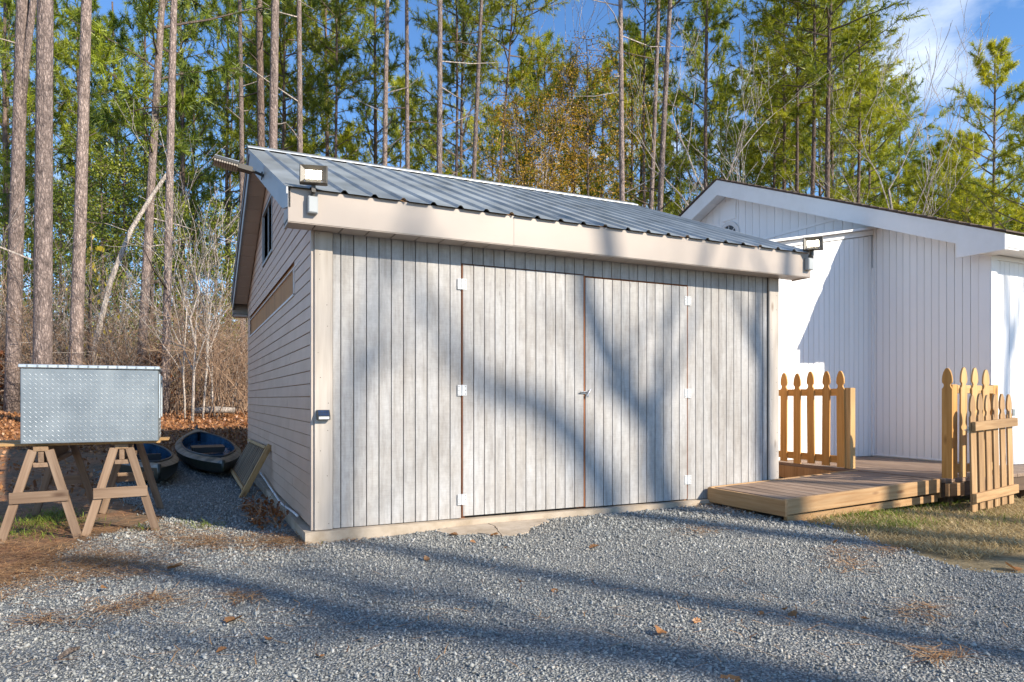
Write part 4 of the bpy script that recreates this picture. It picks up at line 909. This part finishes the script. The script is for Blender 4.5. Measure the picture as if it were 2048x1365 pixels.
bgrow(6, 1700, 2120, 46, 60, FARW, 15, 18, 'bushy green pine rising behind the white house roof', 'pines behind the white house', .15, .3, 1.25)
bgrow(5, 1820, 2120, 30, 38, FARW, 9, 11.5, 'bushy green pine rising behind the white house roof', 'pines behind the white house', .12, .22, 1.2)
# far wood that reads as one mass
rf_ = np.random.RandomState(77); FP = []
cl_ = []
for i in range(1300):
    px_ = rf_.uniform(-250, 2300); Z_ = rf_.uniform(68, 95); b = at(px_, 798, Z_); cl_.append((b.x, b.y, hgt(b.x, b.y)+rf_.uniform(0, 1)**1.6*10, rf_.uniform(.0, .7)))
for (x_, y_, z_, tn) in cl_:
    for k in range(34): FP.append(((x_+rf_.normal(0, 1.1), y_+rf_.normal(0, 1.1), z_+rf_.normal(0, .8)), tn))
me = leaves_mesh('distant_woods', FP, M['cedar'], rf_, .65, .1); setprops(attach(bpy.data.objects.new('distant_woods', me), None), 'dense far green wood filling the gaps between the pines', 'woods', kind='stuff')
# ------------------------------------------------------------------ bare trees, shrubs, evergreens
def grow(mb, p_, d, ln, rad, depth, r, n=5, wander=.22, upw=.12, split=3, ratio=.62, minr=.004, tips=None):
    pts = [p_]; rads = [rad]; k = 4
    for i in range(k): d = (d+V((r.uniform(-wander, wander), r.uniform(-wander, wander), r.uniform(-wander, wander)+upw))).normalized(); pts.append(pts[-1]+d*ln/k); rads.append(max(minr, rad*(1-.5*(i+1)/k)))
    mb.tube(pts, rads, n, False)
    if depth == 0:
        if tips is not None: tips += [(pts[-1], d), (pts[2], d)]
        return
    for i in range(split):
        f = r.uniform(.35, 1.0) if i else 1.0; kk = f*k; j = min(k-1, int(kk)); b = pts[j].lerp(pts[j+1], kk-j)
        nd = (d+perp(d, r)*r.uniform(.35, .95)+V((0, 0, .15))).normalized()
        grow(mb, b, nd, ln*ratio*r.uniform(.75, 1.2), rads[j]*.62, depth-1, r, max(3, n-1), wander, upw, split, ratio, minr, tips)
def baretree(px0, Z, H, wpx, mat, label, seed, group=None, lean=0, depth=4, split=3):
    r = random.Random(seed); b = at(px0, 798, Z); b.z = hgt(b.x, b.y)-.05; t = thing('bare_tree', label, 'bare tree', b, group)
    mb = MB(); tr = MB(); rad = wpx/FPX*Z/2; right = V((.902, -.4316, 0)); d = (V((0, 0, 1))+right*lean).normalized()
    pts = [b+d*(H*.6*i/6)+right*r.uniform(-.06, .06)*i*.5 for i in range(7)]; tr.tube(pts, [rad*(1-.5*i/6) for i in range(7)], 7)
    tr.build('trunk', mat, t, True)
    for i in range(6):
        j = 2+int(i*.8); j = min(6, j); grow(mb, pts[j], (d+perp(d, r)*r.uniform(.3, .8)).normalized(), H*.30*r.uniform(.7, 1.1), rad*(1-.5*j/6)*.6, depth-1, r, 5, .2, .1, split, .66, .006)
    mb.build('crown', mat, t); return t
baretree(1418, 21.5, 11.5, 13, M['pale'], 'pale bare forked tree behind the white house roof peak', 31, depth=4)
baretree(1785, 26, 14, 9, M['pale'], 'tall pale bare tree behind the right slope of house roof', 32, depth=4)
baretree(1625, 30, 10, 7, M['pale'], 'pink grey bare tree among pines behind house roof', 33, depth=4)
baretree(1835, 27, 6.5, 6, M['limb'], 'small dark bare tree left of the young open crowned pine', 37, depth=3)
baretree(1090, 27, 17, 7.5, M['pale'], 'white stemmed bare tree inside the golden leaves', 34, depth=4)
baretree(385, 14.5, 5.6, 6, M['pale'], 'cluster stem of white bare sapling left of the shed', 35, depth=3, split=3)
baretree(405, 15.0, 5.2, 4.5, M['pale'], 'slender white bare sapling nearest the shed side wall', 36, lean=.03, depth=3)
baretree(430, 15.5, 4.6, 5, M['pale'], 'brown white sapling leaning beside the shed rear corner', 38, lean=-.10, depth=3)
baretree(370, 14.8, 5.0, 4, M['pale'], 'thin pale sapling just right of slim grey pine trunk', 39, depth=3)
# leaning dead trunk
t = thing('leaning_tree', 'leaning grey dead trunk crossing behind two pine trunks', 'dead tree', at(180, 798, 17)); q = MB()
q.tube([at(px, py, z_) for px, py, z_ in ((176, 812, 16.5), (190, 690, 16.6), (222, 560, 16.8), (262, 460, 17), (300, 398, 17.2), (345, 332, 17.4))], [.075, .07, .062, .055, .05, .035], 8); q.build('trunk', M['pale'], t, True)
# bare brush
def shrub(seed):
    r = random.Random(seed); mb = MB()
    for i in range(26):
        az = r.uniform(0, 6.28); d = V((math.cos(az)*r.uniform(.1, .9), math.sin(az)*r.uniform(.1, .9), 1)).normalized()
        grow(mb, V((r.uniform(-.7, .7), r.uniform(-.7, .7), -.05)), d, r.uniform(.9, 1.9), r.uniform(.008, .017), 2, r, 3, .28, -.02, 3, .68, .0035)
    return mb.mesh('stems', M['twig'])
SH = [shrub(60+i) for i in range(4)]; SHP = []
for m_ in SH[:2]:
    c_ = m_.copy(); c_.materials[0] = M['pale']; SHP.append(c_)
R5 = random.Random(9)
for i in range(68):
    px_ = R5.uniform(-120, 520) if i < 58 else R5.uniform(1180, 2100); Z_ = R5.uniform(15.5, 25) if i < 58 else R5.uniform(24, 34)
    b = at(px_, 798, Z_); b.z = hgt(b.x, b.y); t = thing('bare_shrub', 'tangled leafless brush in the woods left of shed' if i < 58 else 'tangled leafless brush behind the white house', 'bush', b, 'leafless brush in the left woods' if i < 58 else 'leafless brush behind house')
    s = R5.uniform(.75, 1.45); m = Matrix.Translation(b) @ Matrix.Rotation(R5.uniform(0, 6.28), 4, 'Z') @ Matrix.Diagonal((s, s, s*R5.uniform(.9, 1.2), 1)); attach(bpy.data.objects.new('stems', (SH+SHP[:1])[R5.randrange(5)]), t, m)
def evergreen(seed, H=6.0, R=1.7, mat=None, nb=90, lv=26, size=.085, broad=False):
    r = random.Random(seed); rs = np.random.RandomState(seed); mb = MB(); pts = []
    mb.tube([V((0, 0, -.1)), V((.03, 0, H*.5)), V((0, .04, H))], [.07, .05, .01], 6)
    for i in range(nb):
        f = r.uniform(.06, 1)**.8; z_ = H*f; az = r.uniform(0, 6.28); ln = R*(1.05-f)**.7*r.uniform(.5, 1.1); d = V((math.cos(az), math.sin(az), r.uniform(-.1, .6))).normalized()
        if broad: f = r.uniform(.42, 1); z_ = H*f; ln = R*math.sin(math.pi*min(1, max(.05, (f-.36)/.68)))**.7*r.uniform(.45, 1.1)
        e = V((0, 0, z_))+d*ln; mb.tube([V((0, 0, z_)), e], [.014, .004], 3, False); tone = r.uniform(.1, .8)
        for k in range(int(lv*(.6+ln/R))):
            u = r.uniform(.35, 1.05); sp = .10+.16*ln*u; pts.append((tuple(V((0, 0, z_)).lerp(e, u)+V((r.gauss(0, sp), r.gauss(0, sp), r.gauss(0, sp*.6)))), tone))
    return mb.mesh('trunk', M['limb']), leaves_mesh('crown', pts, mat, rs, size, .2)
EV = [evergreen(300+i, 6.0, 1.9, M['cedar'], 120, 52, .06) for i in range(3)]
def place(pair, name, cat, label, group, px_, Z_, s, sz=None):
    b = at(px_, 798, Z_); b.z = hgt(b.x, b.y); t = thing(name, label, cat, b, group); m = Matrix.Translation(b) @ Matrix.Rotation(R5.uniform(0, 6.28), 4, 'Z') @ Matrix.Diagonal((s, s, sz or s, 1))
    attach(bpy.data.objects.new('trunk', pair[0]), t, m); attach(bpy.data.objects.new('crown', pair[1]), t, m)
for i, (px_, Z_, s, sz) in enumerate(((-40, 27, 1.2, 1.3), (40, 26, 1.1, 1.2), (120, 25, 1.2, 1.35), (205, 20, 1.05, 1.25), (250, 21, 1.2, 1.35), (305, 20.5, 1.0, 1.25), (350, 25, 1.1, 1.3), (430, 26, 1.0, 1.3), (480, 27, 1.1, 1.3), (165, 27, 1.3, 1.4))): place(EV[i % 3], 'evergreen_tree', 'evergreen', 'dark bushy evergreen in the understory left of the shed', 'evergreens in the left understory', px_, Z_, s, sz)
for i, (px_, Z_, s, sz) in enumerate(((640, 30, 1.2, 1.6), (735, 28, 1.0, 1.4), (800, 34, 1.3, 1.7), (930, 32, 1.1, 1.5), (1330, 34, 1.2, 1.6))): place(EV[i % 3], 'evergreen_tree', 'evergreen', 'green bushy evergreen showing just above the metal roof', 'evergreens behind the shed roof', px_, Z_, s, sz)
for i, (px_, Z_, s, sz) in enumerate(((1500, 30, 1.1, 1.3), (1690, 34, 1.2, 1.4), (1880, 30, 1.2, 1.1), (2030, 28, 1.3, 1.1))): place(EV[i % 3], 'evergreen_tree', 'evergreen', 'green bushy evergreen behind the white house roof', 'evergreens behind the house', px_, Z_, s, sz)
GD = evergreen(400, 13.5, 2.9, M['gold'], 120, 62, .06, True); GD2 = evergreen(401, 10.8, 2.2, M['gold'], 90, 56, .06, True)
place(GD, 'golden_tree', 'tree', 'tallest golden leaved tree above the right half of metal roof', None, 1175, 25, 1.0)
place(GD2, 'golden_tree', 'tree', 'smaller golden tree low over the middle of metal roof', None, 1035, 24, 1.0)
place(GD2, 'golden_tree', 'tree', 'golden tree between the tallest golden tree and the leaning pine', None, 1105, 27, 1.12)
YL = evergreen(402, 2.4, .8, M['yellow'], 30, 8, .10); place(YL, 'yellow_bush', 'bush', 'small bush with bright yellow leaves between left pine trunks', None, 180, 18, 1.0, 2.0)
RU = evergreen(403, 1.6, .7, M['rust'], 34, 14, .10); place(RU, 'rust_bush', 'bush', 'rust leaved bush low behind right edge of tool box', None, 318, 16.5, .9, 1.0); place(RU, 'rust_bush', 'bush', 'rust leaved bush at the left edge of the woods', None, -5, 17, 1.0, 1.0)
# fallen log at wood edge
q = MB(); q.tube([at(385, 822, 15.2), at(430, 820, 15.2), at(470, 821, 15.3)], [.07, .08, .06], 8); q.build('fallen_log', M['pale'], None, True); setprops(bpy.data.objects['fallen_log'], 'pale fallen log at the edge of the woods by shed', 'log')

# ------------------------------------------------------------------ trees out of frame whose shadows cross the doors and drive
def shadowtree(label, t_, limbs, trunk, seed, twigs=2):
    """limbs: polylines on lit surfaces; moved up along the light to where the limbs stand"""
    off = -SUND/abs(SUND.y)*t_; t = thing('bare_tree', label, 'bare tree', (trunk.x+off.x, trunk.y+off.y, hgt(0, -10)), 'bare trees beside the drive')
    q = MB(); r = random.Random(seed)
    for pts, r0, r1 in limbs:
        P = [p_+off+V((0, r.uniform(-.12, .12), 0)) if 0 < i < len(pts) else p_+off for i, p_ in enumerate(pts)]; k = len(P)-1
        q.tube(P, [r0+(r1-r0)*i/k for i in range(k+1)], 8, False)
        for _ in range(twigs):
            i = r.randrange(k); b = P[i].lerp(P[i+1], r.random()); grow(q, b, (V((r.uniform(-1, 1), r.uniform(-.6, .6), r.uniform(.1, 1)))).normalized(), r.uniform(.9, 1.8), r1*.35, 1, r, 4, .2, .05, 2, .6, .006)
    q.build('crown', M['limb'], t)
    b = trunk+off; g0 = V((b.x+.1, b.y, hgt(0, -10)-.1)); q = MB(); q.tube([g0, g0.lerp(b, .33)+V((.15, 0, 0)), g0.lerp(b, .66)+V((-.1, 0, 0)), b], [.27, .24, .20, limbs[0][1]], 10); q.build('trunk', M['bark'], t, True)
def wl(*pp): return [on(px, py, 1, 0) for px, py in pp]
def gl(*pp): return [on(px, py, 2, -.09) for px, py in pp]
shadowtree('forked bare tree beside the drive shading the right shed door', 17, [(wl((1330, 1015), (1318, 930), (1300, 845)), .15, .14), (wl((1300, 850), (1262, 765), (1215, 675), (1180, 595), (1150, 500), (1120, 390)), .12, .07), (wl((1302, 850), (1318, 760), (1336, 680), (1350, 590), (1380, 430)), .065, .035)], on(1330, 1015, 1, 0), 1, 3)
shadowtree('bare tree beside the drive shading the left shed door', 22, [(wl((1215, 990), (1140, 900), (1060, 825), (990, 765), (930, 712), (860, 640), (780, 520)), .15, .03)], on(1215, 990, 1, 0), 2, 4)
shadowtree('leaning bare tree beside the drive shading the shed left planks', 24, [(wl((672, 1040), (695, 900), (720, 760), (745, 640), (775, 520), (800, 400)), .085, .05), (wl((720, 760), (800, 690), (850, 600)), .04, .02)], on(672, 1040, 1, 0), 7)
shadowtree('slim bare tree beside the drive shading the shed right corner', 13, [(wl((1532, 1010), (1528, 860), (1524, 740), (1518, 640), (1520, 480)), .10, .06), (wl((1524, 740), (1480, 640), (1440, 540)), .03, .02)], on(1532, 1010, 1, 0), 3)
shadowtree('bare tree beside the drive shading the white house front wall', 14, [([V((8.45, HY, .2)), V((8.42, HY, 1.2)), V((8.5, HY, 1.9)), V((8.36, HY, 2.8)), V((8.3, HY, 4))], .09, .05), ([V((8.5, HY, 1.6)), V((8.75, HY, 2.5)), V((8.9, HY, 3.4))], .06, .03)], V((8.45, HY, .2)), 4)
shadowtree('wide bare tree beside the drive shading the gravel', 19, [(gl((1750, 1400), (1400, 1325), (1050, 1285), (700, 1240), (420, 1165), (150, 1120)), .20, .08), (gl((1050, 1285), (760, 1265), (480, 1290), (150, 1240)), .09, .05), (gl((1000, 1215), (760, 1185), (560, 1130)), .08, .05)], gl((1750, 1400))[0], 5, 12)
shadowtree('second wide bare tree beside the drive shading the gravel', 24, [(gl((2100, 1290), (1800, 1230), (1500, 1180), (1250, 1150), (1020, 1140)), .035, .02), (gl((2090, 1290), (1900, 1100), (1750, 1050)), .05, .03)], gl((2100, 1290))[0], 6, 10)

# ------------------------------------------------------------------ ground cover
def scatter_px(patches, rs):
    P = []
    for (px_, py, rx, ry, n) in patches:
        k = rs.normal(0, .62, (n, 2))*(1+.5*rs.rand(n, 1)); 
        for a, b in k: P.append(on(px_+a*rx, py+b*ry, 2, -.085))
    return P
def strands(name, P, mat, rs, ln, wd, rise, label, cat, lift=.012):
    n = len(P); B = np.array([(q_.x, q_.y, hgt(q_.x, q_.y)+lift) for q_ in P]); az = rs.uniform(0, 6.28, n); l = ln*rs.uniform(.5, 1.2, n)
    d = np.stack([np.cos(az), np.sin(az), rs.uniform(*rise, n)], 1); s = np.stack([-np.sin(az), np.cos(az), np.zeros(n)], 1); w = wd*rs.uniform(.6, 1.3, n)
    B[:, 2] += rs.uniform(0, .02, n); mid = B+d*(l*.5)[:, None]; tip = B+d*l[:, None]*np.array([1, 1, .8]); mid += s*rs.normal(0, .08, n)[:, None]*l[:, None]
    v = np.stack([B-s*w[:, None], B+s*w[:, None], mid+s*w[:, None]*.8, mid-s*w[:, None]*.8, tip], 1).reshape(-1, 3)
    i = np.arange(n)[:, None]*5; f = np.concatenate([i+np.array([[0, 1, 2]]), i+np.array([[0, 2, 3]]), i+np.array([[3, 2, 4]])], 0)
    me = npmesh(name, v, f, mat, np.repeat(rs.rand(n), 5)); return setprops(attach(bpy.data.objects.new(name, me), None), label, cat, kind='stuff')
rs = np.random.RandomState(8)
strands('pine_straw', scatter_px([(190, 1128, 120, 18, 1000), (110, 1148, 130, 18, 420), (420, 1085, 80, 14, 700), (330, 1060, 60, 12, 160), (230, 1222, 40, 9, 90), (310, 1200, 46, 11, 120), (480, 1195, 28, 10, 80), (110, 1245, 70, 9, 90), (570, 1085, 40, 12, 420), (70, 1100, 120, 22, 900), (20, 1165, 80, 24, 420), (690, 1080, 40, 6, 90), (1400, 1068, 40, 5, 80), (1690, 1110, 30, 10, 60), (1775, 1104, 24, 7, 70), (1700, 1136, 38, 9, 70), (1840, 1225, 30, 12, 80), (1870, 1315, 34, 9, 60), (1430, 1020, 50, 6, 140), (1500, 1030, 40, 5, 120), (540, 980, 24, 10, 120), (210, 1062, 70, 8, 240), (1600, 1240, 300, 60, 90), (600, 1250, 500, 70, 130), (100, 1010, 160, 50, 1100)], rs), M['straw'], rs, .15, .0024, (-.03, .14), 'brown pine straw scattered over the gravel', 'pine straw')
# leaf litter on forest floor
k = 30000; LP = []
while len(LP) < k:
    Z_ = rs.uniform(7.5, 20)**1.0; px_ = rs.uniform(-60, 500); b = at(px_, 798, Z_)
    if b.x > -.35 and -.3 < b.y < 6.2: continue
    if Z_ < 11 and (rs.rand() < .9 or px_ > 250): continue
    LP.append((b.x, b.y, hgt(b.x, b.y)+rs.uniform(.0, .03)))
me = leaves_mesh('leaf_litter', [(q_, rs.rand()) for q_ in LP], M['litter'], rs, .06, -.1); setprops(attach(bpy.data.objects.new('leaf_litter', me), None), 'orange brown leaf litter on the forest floor', 'leaf litter', kind='stuff')
grassP = []
k = 0
lawn = [on(px, py, 2, -.09) for px, py in ((1560, 1032), (1680, 1058), (1790, 1096), (1900, 1130), (1960, 1144), (2070, 1148), (2070, 1000), (1950, 990), (1880, 985), (1700, 1015), (1600, 1030))]
lp = [V((q_.x, q_.y, 0)) for q_ in lawn]; a = np.stack([rs.uniform(3.9, 9, 60000), rs.uniform(-2.6, .3, 60000)], 1); a = a[inpoly(a+rs.normal(0, .04, a.shape), lp)]
a = a[~((a[:, 1] > -1.04) & (a[:, 0] < 9))][:26000]
strands('dry_grass', [V((q_[0], q_[1], 0)) for q_ in a], M['drygrass'], rs, .06, .0026, (.15, .9), 'short dry tan grass beside the gravel drive', 'grass', 0)
strands('green_grass', scatter_px([(85, 1046, 60, 10, 900), (110, 1030, 30, 8, 500), (45, 1070, 40, 8, 220), (1730, 1032, 80, 9, 1500), (1790, 1052, 70, 8, 900), (1880, 1012, 50, 8, 700), (1640, 1028, 60, 5, 500), (2000, 1040, 50, 10, 260), (640, 1078, 8, 3, 60), (400, 1052, 30, 6, 120), (290, 1058, 20, 5, 80)], rs), M['grass'], rs, .06, .0022, (.3, 1.3), 'bright green grass tufts among dry ground', 'grass', 0)
# leaves lying about singly
def oakleaf():
    pr = [(0, 0), (.10, .10), (.30, .16), (.26, .30), (.46, .38), (.34, .50), (.42, .66), (.24, .72), (.16, .90), (0, 1.0)]
    poly = pr+[(-a, b) for a, b in pr[-2:0:-1]]; vs = [(a, b, .18*a*a+.14*math.sin(b*3)) for a, b in poly]+[(0, .5, -.02)]; n = len(poly)
    me = bpy.data.meshes.new('fallen_leaf'); me.from_pydata(vs, [], [(i, (i+1) % n, n) for i in range(n)]); me.materials.append(M['leafbrown'])
    at_ = me.attributes.new('tint', 'FLOAT', 'POINT'); at_.data.foreach_set('value', [.3+.5*((i*7) % 5)/5 for i in range(n+1)]); return me
OL = oakleaf()
for i, (px_, py, s) in enumerate(((897, 1078, .085), (997, 1078, .075), (848, 1124, .06), (1178, 1102, .09), (1042, 1165, .06), (952, 1094, .05), (1015, 1100, .05), (1582, 1226, .07), (1325, 1262, .08), (1384, 1243, .06), (1530, 1000+230, .05), (452, 1250, .11), (1668, 1092, .06), (2015, 1136, .12), (1480, 1356, .12), (215, 1180, .06), (335, 1142, .12), (1110, 1180, .05), (455, 1300, .05), (535, 1285, .05), (645, 1318, .05), (1720, 1240, .05), (1570, 1224, .04))):
    b = on(px_, py, 2, -.085); b.z = hgt(b.x, b.y)+.018
    o = bpy.data.objects.new('fallen_leaf', OL); m = Matrix.Translation(b) @ Matrix.Rotation(R5.uniform(0, 6.28), 4, 'Z') @ Matrix.Rotation(R5.uniform(-.6, .6), 4, 'X') @ Matrix.Rotation(R5.uniform(-.6, .6), 4, 'Y') @ Matrix.Diagonal((s, s, s, 1))
    special = {0: 'dry oak leaf lying left of the cracked concrete patch', 1: 'dry oak leaf lying right beside the cracked concrete patch', 13: 'rusty leaf on the dry grass at the right edge', 14: 'large rusty leaf at the bottom edge of the gravel', 3: 'tan curled leaf alone on gravel before the door latch', 16: 'large brown leaf on gravel right of the straw patch'}
    attach(o, None, m); setprops(o, special.get(i, 'small dry brown oak leaf lying on open gravel'), 'leaf', 'dry oak leaves on the gravel')
q = MB(); a = on(118, 1325, 2, -.085); b = on(158, 1305, 2, -.085); a.z += .02; b.z += .02; q.tube([a, a.lerp(b, .5)+V((0, 0, .008)), b], [.010, .013, .007], 6); q.build('stick', M['limb'], None); setprops(bpy.data.objects['stick'], 'short dark stick lying on gravel at lower left', 'stick')
# dead plants against the wall base
t = thing('dead_plant', 'clump of dead stems and leaves against shed base', 'plant', (-.25, 1.2, -.09)); q = MB(); r = random.Random(5)
for i in range(22): grow(q, V((-.12-r.random()*.22, .75+r.random()*1.0, -.09)), V((r.uniform(-1, .2), r.uniform(-1, 1), r.uniform(.1, .8))).normalized(), r.uniform(.12, .28), .007, 1, r, 3, .3, -.1, 2, .6, .003)
q.build('stems', M['twig'], t)
pts = [((-.10-rs.rand()*.3, .65+rs.rand()*1.3, -.08+rs.rand()*.12), rs.rand()) for _ in range(300)]
attach(bpy.data.objects.new('foliage', leaves_mesh('foliage', pts, M['rust'], rs, .042, .1)), t)
